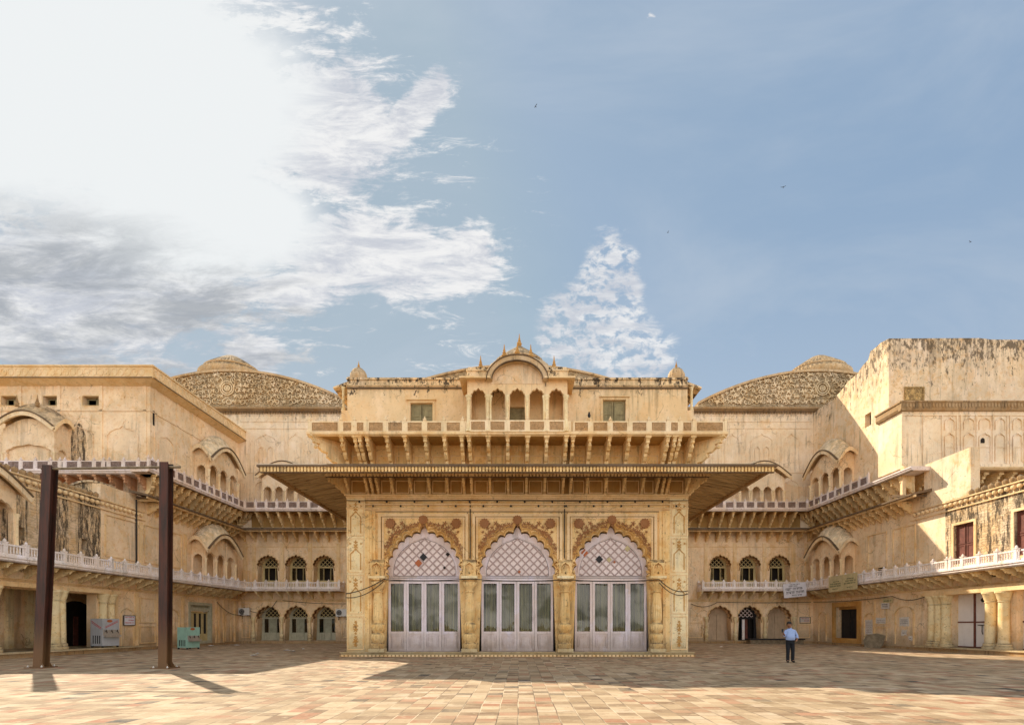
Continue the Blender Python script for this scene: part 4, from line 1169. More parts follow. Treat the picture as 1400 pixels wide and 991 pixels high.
MB(fr).box(19.5, 33.5, .22, .30, -3.2, 1.0).build('platform_paving', 'hall_pale', wl)
MB(fr).box(33.5, 36.3, .2, .29, -3.2, -.61).build('arcade_floor', 'trim_dark', wl)
MB(fr).box(33.5, DB - .4, 0, .16, -.001, .35).build('plinth', 'trim_dark', wl)
def round_column(par, fr, d, w, z0, z1, r, mat='hall_pale'):
    x, y, _ = fr.P(U(fr, d), 0, w); h = z1 - z0
    return MB().lathe((x, y, z0), [(r*1.45, 0), (r*1.45, .14), (r*1.25, .18), (r*1.3, .28), (r*1.02, .34), (r, .4), (r*.9, h - .62), (r*1.08, h - .58), (r*.92, h - .52), (r*1.1, h - .42), (r*1.35, h - .14), (r*1.5, h - .1), (r*1.5, h)], 20).build('column', mat, par, True)
for d, w_ in ((24.8, .12), (28.1, .12), (28.45, .12), (31.35, .1), (31.95, .1)): round_column(wl, fr, d, w_, .3, 3.55, .24)
o = MB(fr); o.box(19.5, 32.4, 3.55, 3.72, 0, .42); cornice(o, 19.5, DB, 3.86, .14, .14); o.box(19.5, 32.4, 3.72, 3.8, 0, .34)
for d in (32.45, 34.2, 36.3, 38.9): pilaster(o, d, .16, 3.8, .28, .08)
niche(o, 33.4, .55, .25, 2.2, .5, .06, .05); niche(o, 37.9, .55, .25, 2.3, .45, .06, .05); niche(o, 45.0, .4, .25, 2.3, .35, .05, .04)
o.rect_strip(34.5, 36.0, .4, 1.6, .06, -.01, .065); o.rect_strip(34.5, 36.0, 1.8, 3.5, .06, -.01, .065)
for d in (43.2, 43.6, 44.3, 46.0): pilaster(o, d, .16, 3.8, .22, .07)
o.build('wall_moulding', 'trim', wl)
# glazed door
o = MB(fr); o.rect_strip(39.6, 42.6, .18, 3.45, .22, -.35, .06); o.box(39.8, 42.4, 2.75, 3.05, -.35, -.05); o.box(39.8, 42.4, 3.05, 3.25, -.3, -.2)
dr = o.build('door', 'greenish', wl)
leafs = [(39.85, 40.45), (40.48, 41.08), (41.11, 41.71), (41.74, 42.38)]
for a, b in leafs:
    o = MB(fr); o.rect_strip(a, b, .18, 2.72, .13, -.3, -.22); o.box(a + .13, b - .13, .3, .95, -.3, -.24); o.build('door_leaf', 'cream', dr)
    MB(fr).box(a + .13, b - .13, .95, 2.6, -.28, -.26).build('pane', 'dark_door', dr)
# first floor
sh = [rect(26.05, 26.5, 6.0, 6.65), rect(29.95, 30.35, 6.05, 6.7)]
MB(fr).panel(rect(19.5, 31.3, 4.35, 9.35), sh, -.5, .002).build('masonry_wall', 'wall_brick', wl, label='bare stained masonry stretch of wall')
MB(fr).box(31.3, DB, 4.35, 10.3, -.5, .003).build('first_floor_wall', 'wall', wl)
MB(fr).box(19.5, DB, 4.35, 9.1, -9, -1.0).build('building_core', 'wall', wl)
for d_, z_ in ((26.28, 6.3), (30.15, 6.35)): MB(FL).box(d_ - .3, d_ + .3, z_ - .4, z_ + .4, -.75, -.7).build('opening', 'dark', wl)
MB(fr).box(19.5, 35.5, 9.2, 9.36, -16, -.5).build('terrace_floor', 'dome', wl)
o = MB(fr)
for z in (8.72, 9.28): o.box(19.5, 35.0, z, z + .07, 0, .09)
for d in spaced(19.7, 34.6, .36): o.lathe(fr.P(d, 9.07, .07), [(.02, -.14), (.10, -.09), (.13, 0), (.10, .09), (.02, .14)], 8)
o.build('ball_frieze', 'trim', wl, True)
o = MB(fr)
for d in spaced(19.8, 31, .42): o.lathe(fr.P(d, 9.5, -.05), [(.09, -.14), (.15, -.02), (.14, .10), (.03, .2)], 8)
o.build('coping_balls', 'trim_dark', wl, True)
o = MB(fr)
for d in (34.6, 36.9, 39.2): pilaster(o, d, 5.0, 8.6, .3, .06)
for a, b in ((31.6, 34.3), (34.9, 36.6), (37.2, 38.8)): o.rect_strip(a, b, 5.9, 8.5, .06, -.01, .07)
o.box(31.3, 39, 5.7, 5.76, 0, .03)
o.build('panel_moulding', 'trim', wl)
MB(fr).tube([fr.P(34.1, z, .1) for z in (5, 7, 9, 10)], .05).build('drain_pipe', 'cable', wl)
bl, ub, evv = wing_common(wl, fr, -1, 32)
jharokha(wl, fr, 40.0, 44.2, 1.1, 4.97, 6.85, 7.45, 7.5, 3, 1, 1.45, 1.05, 'wall', 'hood', name='lower_oriel')
jharokha(wl, fr, 40.4, 44.6, 1.1, 12.02, 13.9, 14.65, 14.7, 3, 1, 1.45, 1.05, 'wall', 'hood', name='upper_oriel')
jharokha(wl, fr, 20.6, 25.0, 1.05, 4.97, 7.0, 7.9, 7.9, 3, 1, 1.2, .5, 'wall', name='near_oriel')
# upper block facing the courtyard and the camera
bk = 35.5
MB(fr).box(bk + .02, DB, 10.3, 18.3, -.5, .0).build('upper_wall', 'wall', wl)
o = MB(Fr(XL, bk, 0))     # frontal face, u = x - XL (negative to the left)
FF = Fr(XL, bk, 0)
wn_ = [rect(-11.1+.0, -10.0, 16.75, 17.45)]
def upx(px, D): return (px - 710) / 700 * D
for a, b in ((2, 24), (59, 82), (113, 140)):
    wn_.append(rect(upx(a, bk) - XL, upx(b, bk) - XL, 16.85, 17.5))
wn_ = wn_[1:]
MB(FF).panel(rect(-18, -.001, 9.36, 18.3), wn_, -.5, 0).build('front_wall', 'wall', wl)
for l in wn_:
    a, b = l[0][0], l[2][0]
    s = MB(FF); s.rect_strip(a - .06, b + .06, 16.79, 17.56, .06, 0, .03)
    fm = s.build('window_frame', 'trim', wl)
    s = MB(FF); s.rect_strip(a + .1, a + (b-a)*.6, 16.86, 17.4, .06, -.35, -.30); s.box((a+b)/2, (a+b)/2 + .05, 16.85, 17.5, -.35, -.3); s.build('casement', 'olive_door', fm)
MB(FF).box(-18, -.6, 9.4, 18.2, -11, -1.2).build('block_core', 'dark', wl)
MB(FF).box(-18, -.05, 18.25, 18.32, -11.1, -.5).build('block_roof', 'dome', wl)
o = MB(FF)
o.box(-18, 0, 16.45, 16.52, -.01, .05)
for u in (-.35, -3.4, -6.3, -9.0): o.box(u - .12, u + .12, 12.1, 18.2, -.01, .05)
for u in (-1.9, -5.0): niche(o, u, 1.1, 12.2, 14.6, .7, .05, .035, .05, .15); leafblob(o, u, 15.8, .25, 0, 0, .04, 4); leafblob(o, u, 17.4, .22, .7, 0, .03, 4)
o.build('relief_moulding', 'wall', wl)
o = MB(fr)
o.box(bk, DB, 16.45, 16.52, -.01, .05)
for d in (36.0, 38.3, 40.0): o.box(d - .1, d + .1, 12.1, 18.2, -.01, .05)
niche(o, 37.1, .8, 12.2, 14.6, .6, .05, .035)
o.build('relief_moulding', 'wall', wl)
MB(fr).box(35.75, 35.95, 15.6, 16.6, -.01, .03).build('vent_slot', 'dark', wl)
s = MB(fr); s.box(41.2, 42.4, 15.6, 16.4, .0, .02); wq = s.build('window', 'dark', wl); s = MB(fr); s.rect_strip(41.1, 42.5, 15.5, 16.5, .1, 0, .06); s.build('window_frame', 'trim', wq)
_rs = random.Random(9); _a, _b = upx(97, bk) - XL, upx(119, bk) - XL
o = MB(FF); o.prism([(_a, 12.1), (_a, 14.6), (_a + .1, 15.3), (_a + .4, 15.75), (_a + .75, 15.5), (_b - .1, 14.8), (_b, 14.1), (_b - .1, 13.5), (_b + .06, 13.0), (_b - .15, 12.1)], .001, .012)
o.build('lichen_patch', 'wall_brick', wl, label='blackened scar of a lost arch beside the walled bay')
# heavy projecting cornice, both faces
def big_cornice(mb, u0, u1, m0=0, m1=0):
    prof = [(-.4, 18.2), (.05, 18.2), (.62, 18.42), (.70, 18.42), (.70, 18.50), (.64, 18.52), (.64, 19.2), (.72, 19.22), (.72, 19.32), (-.4, 19.32)]
    n = len(prof); P = mb.fr.P; k = len(mb.v)
    for uu, m in ((u0, m0), (u1, m1)):
        for w, z in prof: mb.v.append(P(uu + m * w, z, w))
    mb.f += [(k+i, k+(i+1) % n, k+n+(i+1) % n, k+n+i) for i in range(n)]
    mb.f += [tuple(k + i for i in range(n)), tuple(k + n + i for i in reversed(range(n)))]
o = MB(FF); big_cornice(o, -18, 0, 0, 1)
o.fr = fr; big_cornice(o, bk, DB - .02, -1, 0)
cn = o.build('cornice', 'trim', wl)
o = MB(FF); o.box(-18, .66, 18.43, 18.49, .6, .735); o.fr = fr; o.box(bk - .66, DB - .05, 18.43, 18.49, .6, .735); o.build('shade_line', 'edge', cn)  # dark strips paint shade along the lower cornice edge
o = MB(FF)
for i in range(38): u = -17.5 + i * .47; o.strip([(u + .2*math.cos(t_*PI/4), 18.86 + .26*math.sin(t_*PI/4)) for t_ in range(8)], .06, .635, .67, True)
o.build('scale_frieze', 'trim', cn)
o = MB(fr)
for i in range(24): u = 35.2 + i * .47; o.strip([(u + .2*math.cos(t_*PI/4), 18.86 + .26*math.sin(t_*PI/4)) for t_ in range(8)], .06, .635, .67, True)
o.build('scale_frieze', 'trim', cn)
# balcony round the front of the block
fb_ = slab(FF, -18, 1.15, 12.0, .26, 1.25).build('front_balcony', 'rail_pink', wl)
railing(fb_, FF, sorted(spaced(-17.5, 1.1, .98) + [-2.2, -5.1]), 12.0, 1.25, .62, 'pink')
bracket_row(fb_, FF, spaced(-16.6, .0, .98), 11.76, 1.15, 1.35, .17, 'bracket_red')
bracket_row(fb_, FF, [-.02], 11.76, 1.6, 1.35, .17, 'bracket', ang=PI/4)
MB(FF).profile([(0, 10.35), (1.35, 10.08), (1.35, 10.18), (1.1, 10.26), (0, 10.52)], -4.4, 1.35).build('front_eave', 'edge', wl)
MB(FF).box(-4.4, 1.1, 9.95, 10.08, 1.0, 1.15).build('eave_beam', 'trim', wl)
jc0, jc1 = upx(4, 34.4) - XL, upx(74, 34.4) - XL
pj = jharokha(wl, FF, jc0, jc1, 1.1, 12.02, 13.2, 14.6, 14.75, 1, 1, 1.0, .9, 'wall', 'dome', name='walled_bay')
o = MB(FF); o.box(jc0 + .1, jc1 - .16, 12.02, 15.1, .75, .92); o.box(jc0 + .15, jc0 + .3, 12.02, 15.0, 0, .75); o.box(jc1 - .3, jc1 - .16, 12.02, 15.0, 0, .74); o.build('bay_infill', 'wall', pj)
for k in (.3, .7): x, y, _ = FF.P(jc0 + (jc1 - jc0)*k, 0, 1.2); finial(x, y, 16.3, .6, pj, 'trim_dark')
# arched hood standing on the near terrace
HF = Fr(0, 33.2, 0); o = MB(HF); N = 18
a0, a1 = upx(95, 33.2), upx(150, 33.2); cc = (a0 + a1)/2; hh = (a1 - a0)/2
o.prism([(a0, 9.36)] + [(cc + hh*math.cos(PI - PI*i/N), 10.15 + .75*max(0, math.sin(PI*i/N))**.7) for i in range(N + 1)] + [(a1, 9.36)], -.6, 0)
o.strip([(cc + hh*1.02*math.cos(PI - PI*i/N), 10.15 + .8*max(0, math.sin(PI*i/N))**.7) for i in range(N + 1)], .13, -.7, .12); o.build('terrace_hood', 'wall_brick', wl)

# ---------- right wing
wr = thing('side_wing', (XR + 6, 36, 0), 'right palace wing with tall sunlit eroded wall above its balconies', 'palace wing', 'side wings of the courtyard')
fr = FRt
ug = lambda d0, d1, z0, z1: rect(-d1, -d0, z0, z1)
gh = [ug(40.5, 43.3, .2, 3.25), ug(29.35, 31.7, .3, 3.5), ug(25.2, 27.6, .3, 3.5), ug(20.6, 24.6, .3, 3.5)]
MB(fr).panel(ug(19.5, DB, 0, 4.35), gh, -.7, 0).build('ground_floor_wall', 'wall', wr)
MB(fr).box(-DB, -19.5, 0, 9.1, -9, -1.3).build('building_core', 'wall', wr)
MB(fr).box(-33.4, -19.5, 0, .22, -.001, .9).build('platform', 'trim_dark', wr)
o = MB(fr); o.box(-33.5, -19.5, .22, .30, -.7, 1.0); o.build('platform_paving', 'hall_pale', wr)
MB(fr).box(-(DB - .4), -33.5, 0, .16, -.001, .35).build('plinth', 'trim_dark', wr)
for d, w_ in ((33.1, .08), (32.55, .08), (32.0, .12), (28.9, .2), (28.1, .2), (24.9, .2)): round_column(wr, fr, d, w_, .3, 3.5, .27)
o = MB(fr); o.box(-33.6, -19.5, 3.5, 3.72, 0, .48); o.box(-33.6, -19.5, 3.72, 3.86, 0, .36); cornice(o, -DB, -19.5, 3.88, .14, .14)
for d in (33.9, 34.3, 36.9, 37.15, 40.0, 43.8, 44.1, 46.2): pilaster(o, d, .16, 3.8, .22, .07)
niche(o, -35.6, .85, .3, 2.35, .6, .06, .05, 0, 0); niche(o, -39.2, .5, .3, 2.1, .45, .06, .05, 0, 0); niche(o, -45.2, .55, .25, 2.4, .4, .06, .05, 0, 0)
o.rect_strip(-38.6, -37.3, .5, 1.5, .06, -.01, .065); o.rect_strip(-38.6, -37.3, 1.7, 3.5, .06, -.01, .065)
o.build('wall_moulding', 'trim', wr)
# dark door with stone surround
o = MB(fr); o.rect_strip(-43.7, -40.1, .18, 3.55, .4, -.02, .12); o.box(-43.3, -40.5, 2.95, 3.2, -.6, -.25); sdr = o.build('door_surround', 'ornament', wr)
o = MB(fr); o.box(-43.3, -41.92, .2, 2.95, -.5, -.44); o.box(-41.88, -40.5, .2, 2.95, -.5, -.44)
for zc in (.5, 1.3, 2.1):
    for uc in (-42.6, -41.2): o.rect_strip(uc - .5, uc + .5, zc, zc + .65, .05, -.44, -.41)
o.build('door', 'dark_door', sdr)
# white sheet-metal doors with red-brown bars
for a, b in ((-31.7, -29.35), (-27.6, -25.2), (-24.6, -20.6)):
    dd = MB(fr); m_ = (a + b)/2; dd.box(a, m_ - .02, .3, 3.5, -.45, -.38); dd.box(m_ + .02, b, .3, 3.5, -.45, -.38)
    dd = dd.build('metal_door', 'white_metal', wr)
    s = MB(fr); s.box(m_ - .06, m_ + .06, .3, 3.5, -.38, -.33); s.box(a, b, 1.78, 1.86, -.38, -.335); s.box(a, b, .3, .36, -.38, -.34)
    s.build('door_bars', 'red_shutter', dd)
    s = MB(fr); s.box(m_ + .25, m_ + .95, 1.62, 1.66, -.38, -.3); s.tube([fr.P(m_ + .5, 1.64, -.34), fr.P(m_ + .5, 1.25, -.33), fr.P(m_ + .55, 1.1, -.33)], .02); s.build('bolt', 'cable', dd)
# first floor
shp = [ug(30.15, 31.55, 5.35, 7.75), ug(26.0, 27.7, 5.35, 7.75)]
MB(fr).panel(ug(19.5, 32.2, 4.35, 9.35), shp, -.5, .002).build('masonry_wall', 'wall_brick', wr, label='bare stained masonry stretch of wall')
MB(fr).box(-DB, -32.2, 4.35, 10.3, -.5, .003).build('first_floor_wall', 'wall', wr)
for a, b in ((30.15, 31.55), (26.0, 27.7)):
    s = MB(fr); m_ = -(a + b)/2; s.box(-b, m_ - .02, 5.35, 7.75, -.2, -.14); s.box(m_ + .02, -a, 5.35, 7.75, -.2, -.14)
    for u0, u1 in ((-b, m_ - .02), (m_ + .02, -a)): s.rect_strip(u0 + .03, u1 - .03, 5.38, 6.5, .07, -.14, -.11); s.rect_strip(u0 + .03, u1 - .03, 6.56, 7.72, .07, -.14, -.11)
    sh_ = s.build('shutters', 'red_shutter', wr)
    s = MB(fr); s.rect_strip(-b - .15, -a + .15, 5.2, 7.9, .15, 0, .06); s.build('window_frame', 'trim', sh_)
MB(fr).box(-DB, -19.5, 9.2, 9.36, -16, -.5).build('terrace_floor', 'dome', wr)
o = MB(fr)
for z in (8.72, 9.28): o.box(-35.0, -19.5, z, z + .07, 0, .09)
for d in spaced(19.7, 34.6, .36): o.lathe(fr.P(-d, 9.07, .07), [(.02, -.14), (.10, -.09), (.13, 0), (.10, .09), (.02, .14)], 8)
o.build('ball_frieze', 'trim', wr, True)
o = MB(fr)
for d in spaced(19.8, 30.4, .42): o.lathe(fr.P(-d, 9.5, -.05), [(.09, -.14), (.15, -.02), (.14, .10), (.03, .2)], 8)
o.build('coping_balls', 'trim_dark', wr, True)
o = MB(fr)
for d in (34.2, 37.0, 39.6): pilaster(o, d, 5.0, 8.6, .3, .06)
for a, b in ((34.6, 35.6), (35.8, 36.7), (37.3, 39.3)): o.rect_strip(-b, -a, 5.9, 8.5, .06, -.01, .07)
o.box(-39, -32.2, 5.75, 5.8, 0, .03)
o.build('panel_moulding', 'trim', wr)
MB(fr).box(-38.2, -37.5, 5.3, 5.9, 0, .02).build('vent', 'dark', wr)
bl, ub, evv = wing_common(wr, fr, 1, 32)
jharokha(wr, fr, -45.0, -40.9, 1.1, 4.97, 6.85, 7.45, 7.5, 3, 1, 1.45, 1.05, 'wall', 'hood', name='lower_oriel')
jharokha(wr, fr, -45.2, -41.0, 1.1, 12.02, 13.9, 14.65, 14.7, 3, 1, 1.45, 1.05, 'wall', 'hood', name='upper_oriel')
# high side wall with a broken top edge
def zc(px, py, X=XR):
    D = X * 700 / (px - 710); return (-D, EYE + (855 - py) * D / 700)
pr = [zc(*p) for p in ((1215, 463), (1205, 468), (1196, 476), (1190, 480), (1187, 492), (1180, 499), (1172, 511), (1160, 521), (1150, 534), (1140, 545), (1128, 553), (1118, 560))]
outer = [(pr[0][0], 10.3)] + pr + [(-DB + .02, pr[-1][1] - .1), (-DB + .02, 10.3)]
MB(fr).panel(outer, [rect(*zc(1196, 560)[:1], 0, 0, 0) if False else ug(39.0, 39.7, 16.9, 17.9), ug(43.9, 44.6, 14.6, 15.9)], -.7, 0).build('upper_wall', 'wall_eaten', wr)
MB(fr).box(-39.7, -39.0, 16.9, 17.9, -.72, -.4).build('window', 'dark', wr); MB(fr).box(-44.6, -43.9, 14.6, 15.9, -.72, -.4).build('window', 'dark', wr)
D1 = 37.15; G1 = Fr(XR, D1, 0)
MB(G1).prism([(.012, 9.4), (.012, 22.42), (6.6, 22.45), (7.4, 22.35), (20, 22.2), (20, 9.4)], -.7, -.001).build('tower_wall', 'wall_eaten', wr)
MB(G1).box(.75, 19.5, 9.4, 21.5, -11, -1.2).build('tower_core', 'wall_eaten', wr)
o = MB(G1); o.rect_strip(upx(1236, D1) - XR, upx(1263, D1) - XR, 16.8, 18.9, .1, 0, .08); o.box(upx(1238, D1) - XR, upx(1261, D1) - XR, 16.9, 18.8, 0, .03); o.build('blocked_window', 'carved_fine', wr)
# lower projecting block
XB = 26.0; D2 = 34.8; G2 = Fr(XB, D2, 0)
MB(G2).box(0, 20, 12.3, 16.2, -2.3, 0).build('projecting_block', 'wall_up', wr)
o = MB(G2); big = [(-.05, 16.15), (.12, 16.15), (.20, 16.3), (.20, 16.65), (.26, 16.68), (.26, 16.78), (-.3, 16.78)]
o.profile(big, -.2, 20); dentils(o, -.15, 20, 16.36, 16.62, .2, .24, .22)
o.fr = Fr(XB, D2, -PI/2); o.profile([(w_ - .004, z_ - .004) for w_, z_ in big], -2.3, .19)
o.build('block_cornice', 'trim_dark', wr)
o = MB(G2); o.box(0, 20, 15.85, 15.92, 0, .05); o.box(0, 20, 12.3, 12.55, 0, .12)
pxs = [1233, 1262, 1288, 1308, 1314, 1335, 1357, 1377, 1381, 1400, 1420, 1440, 1460]
for p in pxs: u = upx(p, D2) - XB; o.box(u - .05, u + .05, 12.5, 15.9, 0, .06)
for a, b in ((1288, 1308), (1314, 1335), (1335, 1357), (1357, 1377), (1381, 1400), (1400, 1420), (1420, 1440)):
    c = upx((a + b)/2, D2) - XB; h = (upx(b, D2) - upx(a, D2))/2 - .16
    niche(o, c, h, 14.9, 15.35, .3, .05, .045, 0, .08); niche(o, c, h, 12.75, 14.3, .3, .05, .045, 0, .08); o.box(c - h, c + h, 13.7, 13.75, 0, .04)
o.build('block_moulding', 'wall_up', wr)
MB(G2).prism(arch(upx(1343, D2) - XB, .12, 14.0, 14.2, .12, 5, 0, .03), 0, .05).build('peep_window', 'dark', wr)
fb2 = slab(G2, -.1, 20, 12.3, .2, .25).build('block_ledge', 'trim', wr)
bracket_row(fb2, Fr(XB, D1, 0), [2.2 + .95*k for k in range(14)], 12.1, 2.1, 1.7, .2, 'bracket')
MB(Fr(XB, D1, 0)).box(.8, 20, 9.4, 12.1, -.3, 0.05).build('ledge_wall', 'wall', wr)
o = MB(G2); o.box(-.12, .12, 10.3, 12.1, .0, .22); o.box(-.2, .2, 11.8, 12.1, -.06, .3); o.build('corner_support', 'trim', wr)
MB(fr).profile([(0, 9.4), (0, 12.2), (-.05, 12.2), (-.55, 12.2), (-.55, 9.4)], -33.9, -30.4).build('stub_wall', 'wall_eaten', wr, label='stained stub of wall rising above the terrace')
MB(Fr(XR, 35.0, 0)).profile([(0, 10.35), (1.35, 10.08), (1.35, 10.18), (1.1, 10.26), (0, 10.52)], -1.35, 3.4).build('front_eave', 'edge', wr)

# ================================================================== STEEL FRAME
sf = thing('steel_frame', (-15.8, 19.5, 0), 'rusty steel goal-like frame of two posts and a crossbar standing in the courtyard', 'steel frame')
def hpost(x0, x1, D, h, wd):
    m = MB(); t = .035
    def sl(z): return x0 + (x1 - x0) * z / h
    for (a, b, c_, d_) in ((-wd/2, wd/2, -.16, -.16 + t), (-wd/2, wd/2, .16 - t, .16), (-.03, .03, -.16 + t, .16 - t)):
        pts = []
        for z in (0, h):
            pts += [(sl(z) + a, D + c_, z), (sl(z) + b, D + c_, z), (sl(z) + b, D + d_, z), (sl(z) + a, D + d_, z)]
        m.add(pts, [(0,3,2,1), (4,5,6,7), (0,1,5,4), (1,2,6,5), (2,3,7,6), (3,0,4,7)])
    return m
p1 = hpost(-18.35, -18.0, 19.65, 7.72, .36).build('post', 'rust', sf)
p2 = hpost(-13.35, -13.3, 19.3, 7.72, .32).build('post', 'rust', sf)
for x, D in ((-18.35, 19.65), (-13.35, 19.3)):
    bp_ = MB().box(x - .34, x + .34, 0, .035, -(D + .34), -(D - .34)).build('base_plate', 'rust', sf)
    for a in (-.26, .26):
        for b in (-.26, .26): MB().lathe((x + a, D + b, .035), [(.035, 0), (.035, .03), (.018, .032), (.018, .07), (.001, .072)], 6).build('bolt', 'steel', bp_)
    for b in (-.16, .16): MB().prism([(x + .1, .035), (x + .28, .035), (x + .12, .3)], -(D + b) - .01, -(D + b) + .01).build('gusset', 'rust', bp_)
    MB().box(x - .2, x + .2, 7.3, 7.5, -(D + .19), -(D + .165)).build('splice_plate', 'rust', bp_)
MB().tube([(-18.3, 19.62, 7.60), (-12.75, 19.25, 7.56)], .05, 8).build('crossbar', 'slab', sf)

# ================================================================== WATER COOLERS
def cooler(x, y, z, rz, w, d, h, mat, label):
    t = thing('water_cooler', (x, y, z), label, 'water cooler', 'metal water coolers along the left wing')
    fr = Fr(x, y, rz)
    def b(m, name, mt, par=t):
        return m.build(name, mt, par)
    m = MB(fr); m.box(-w/2, w/2, z + .1, z + h, -d/2, d/2); body = b(m, 'cabinet', mat)
    m = MB(fr)
    for a in (-w/2 + .06, w/2 - .06):
        for c_ in (-d/2 + .06, d/2 - .06): m.box(a - .04, a + .04, z, z + .1, c_ - .04, c_ + .04)
    b(m, 'feet', 'black')
    m = MB(fr); m.box(-w/2 + .03, w/2 - .03, z + h*.42, z + h*.62, d/2, d/2 + .012); m.box(-w/2 + .05, w/2 - .05, z + h*.36, z + h*.42, d/2, d/2 + .22)
    m.box(-w/2 + .05, w/2 - .05, z + h*.42, z + h*.44, d/2 + .19, d/2 + .22); b(m, 'drip_tray', 'steel')
    for k in range(3):
        u = -w/2 + w*(k + .5)/3; m = MB(fr); m.tube([fr.P(u, z + h*.56, d/2), fr.P(u, z + h*.56, d/2 + .1), fr.P(u, z + h*.50, d/2 + .12)], .022)
        m.box(u - .015, u + .015, z + h*.57, z + h*.62, d/2 + .05, d/2 + .08); b(m, 'tap', 'black')
    m = MB(fr); m.prism([(.02 - w*.1 + .17*math.cos(t_*PI/10), z + h*.92 + .085*math.sin(t_*PI/10)) for t_ in range(20)], d/2, d/2 + .012); b(m, 'badge', 'logo')
    m = MB(fr)
    if mat != 'cooler_teal':
        m.strip([(-w*.34, z + h*.68), (w*.42, z + h*.9)], .03, d/2, d/2 + .01); m.strip([(-w*.34, z + h*.72), (w*.40, z + h*.94)], .02, d/2, d/2 + .009)
    sfr = Fr(*fr.P(-w/2, 0, 0)[:2], rz - PI/2); s = MB(sfr)
    for k in range(4): s.box(-d*.3 + k*d*.18, -d*.3 + k*d*.18 + d*.07, z + h*.14, z + h*.42, 0, .012)
    s.build('vents', 'black', t)
    if m.v:
        m.fr = sfr; m.strip([(-d*.4, z + h*.92), (d*.4, z + h*.68)], .03, 0, .01); m.strip([(-d*.4, z + h*.86), (d*.36, z + h*.64)], .02, 0, .009)
        m.build('red_stripe', 'ink_red', t)
    return t
cooler(-25.0, 30.9, .30, R(80), 1.05, .85, 1.72, 'cooler_grey', 'tall grey water cooler with red stripes beside the arcade columns')
cooler(-22.8, 35.3, 0.0, R(72), .95, .9, 1.5, 'cooler_teal', 'smaller teal green water cooler near the glazed door')

# ================================================================== AIR CONDITIONERS
def ac(x, z, label):
    t = thing('air_conditioner', (x, DB - .02, z), label, 'air conditioner', 'outdoor air conditioning units')
    fr = Fr(x, DB, 0)
    MB(fr).box(-.48, .48, z, z + .66, .12, .46).build('casing', 'ac', t)
    m = MB(fr); n = 20
    m.prism([(-.18 + .25*math.cos(2*PI*i/n), z + .33 + .25*math.sin(2*PI*i/n)) for i in range(n)], .46, .475); m.build('fan_opening', 'black', t)
    m = MB(fr)
    for r_ in (.24, .16, .08): m.strip([(-.18 + r_*math.cos(2*PI*i/16), z + .33 + r_*math.sin(2*PI*i/16)) for i in range(16)], .012, .475, .485, True)
    m.build('fan_grille', 'ac', t)
    m = MB(fr)
    for u in (-.35, .35): m.box(u - .03, u + .03, z - .06, z, .0, .46); m.box(u - .02, u + .02, z - .3, z, .0, .05)
    m.build('wall_bracket', 'cable', t)
ac(-24.9, 2.55, 'air conditioning unit left of the three arched windows, near the corner with the wing')
ac(-16.1, 2.45, 'air conditioning unit right of the three arched windows, beside the main hall')

# ================================================================== SIGNS AND POSTERS
def script_line(mb, rnd, u0, u1, z, h, w0, w1):
    """line of hanging script: headline with strokes below"""
    u = u0
    while u < u1 - h:
        wl_ = min(u1, u + h * rnd.uniform(2.2, 4.0)); mb.box(u, wl_, z + h*.85, z + h, w0, w1)
        k = u + h*.1
        while k < wl_ - h*.2:
            mb.box(k, k + h*.13, z + h*rnd.uniform(0, .2), z + h*.85, w0, w1)
            if rnd.random() < .6: mb.box(k + h*.13, k + h*.42, z + h*rnd.uniform(.2, .5), z + h*rnd.uniform(.55, .68), w0, w1)
            k += h * rnd.uniform(.42, .6)
        u = wl_ + h*.35
def tilted(name, fr, uc, zc_, w_, h_, tilt, wout, mat, label, cat, rows, ink='ink', frame=None, lean=0.0, group=None):
    t = thing(name, fr.P(uc, zc_ - h_/2, wout), label, cat, group)
    b = MB(); b.box(-w_/2, w_/2, -h_/2, h_/2, 0, .03)
    mt = MB(); rnd = random.Random(int(uc*100) + 5)
    for (a, b_, z, h, ) in rows: script_line(mt, rnd, -w_/2 + a*w_, -w_/2 + b_*w_, -h_/2 + z*h_, h*h_, .03, .036)
    ob = b.build('board', mat, None); ot = mt.build('lettering', ink, None)
    parts = [ob, ot]
    if frame:
        f = MB(); f.rect_strip(-w_/2 - .02, w_/2 + .02, -h_/2 - .02, h_/2 + .02, .04, -.005, .045); parts.append(f.build('board_frame', frame, None))
    rot = Matrix.Rotation(fr.rot, 4, 'Z') @ Matrix.Rotation(lean, 4, 'X') @ Matrix.Rotation(tilt, 4, 'Y')
    c = Vector(fr.P(uc, zc_, wout))
    for o in parts:
        lw = rot @ WL[o]; o.parent = t; o.rotation_euler = rot.to_euler(); o.location = c + lw - WL[t]; WL[o] = c + lw
    return t
tilted('banner', FB, 24.35, 4.75, 2.0, 1.25, R(-6), 1.40, 'banner', 'white banner with dark lettering hung askew on the balcony corner', 'banner',
       [(.3, .75, .86, .07), (.25, .72, .72, .10), (.10, .92, .48, .19), (.12, .94, .24, .19), (.35, .8, .08, .10)])
tilted('notice_board', FRt, -41.1, 4.95, 1.75, 1.25, R(0), 1.42, 'board', 'yellow painted board on the right wing balcony, the farther one of the pair', 'sign',
       [(.35, .8, .6, .07), (.12, .9, .44, .10), (.1, .9, .30, .10), (.3, .7, .14, .06)], 'ink_green', group='yellow boards on the balcony')
tilted('notice_board', FRt, -39.3, 4.98, 1.75, 1.25, R(0), 1.42, 'board', 'yellow painted board on the right wing balcony, the nearer one of the pair', 'sign',
       [(.3, .8, .66, .07), (.2, .9, .50, .10), (.12, .9, .36, .10), (.3, .7, .14, .06)], 'ink_green', group='yellow boards on the balcony')
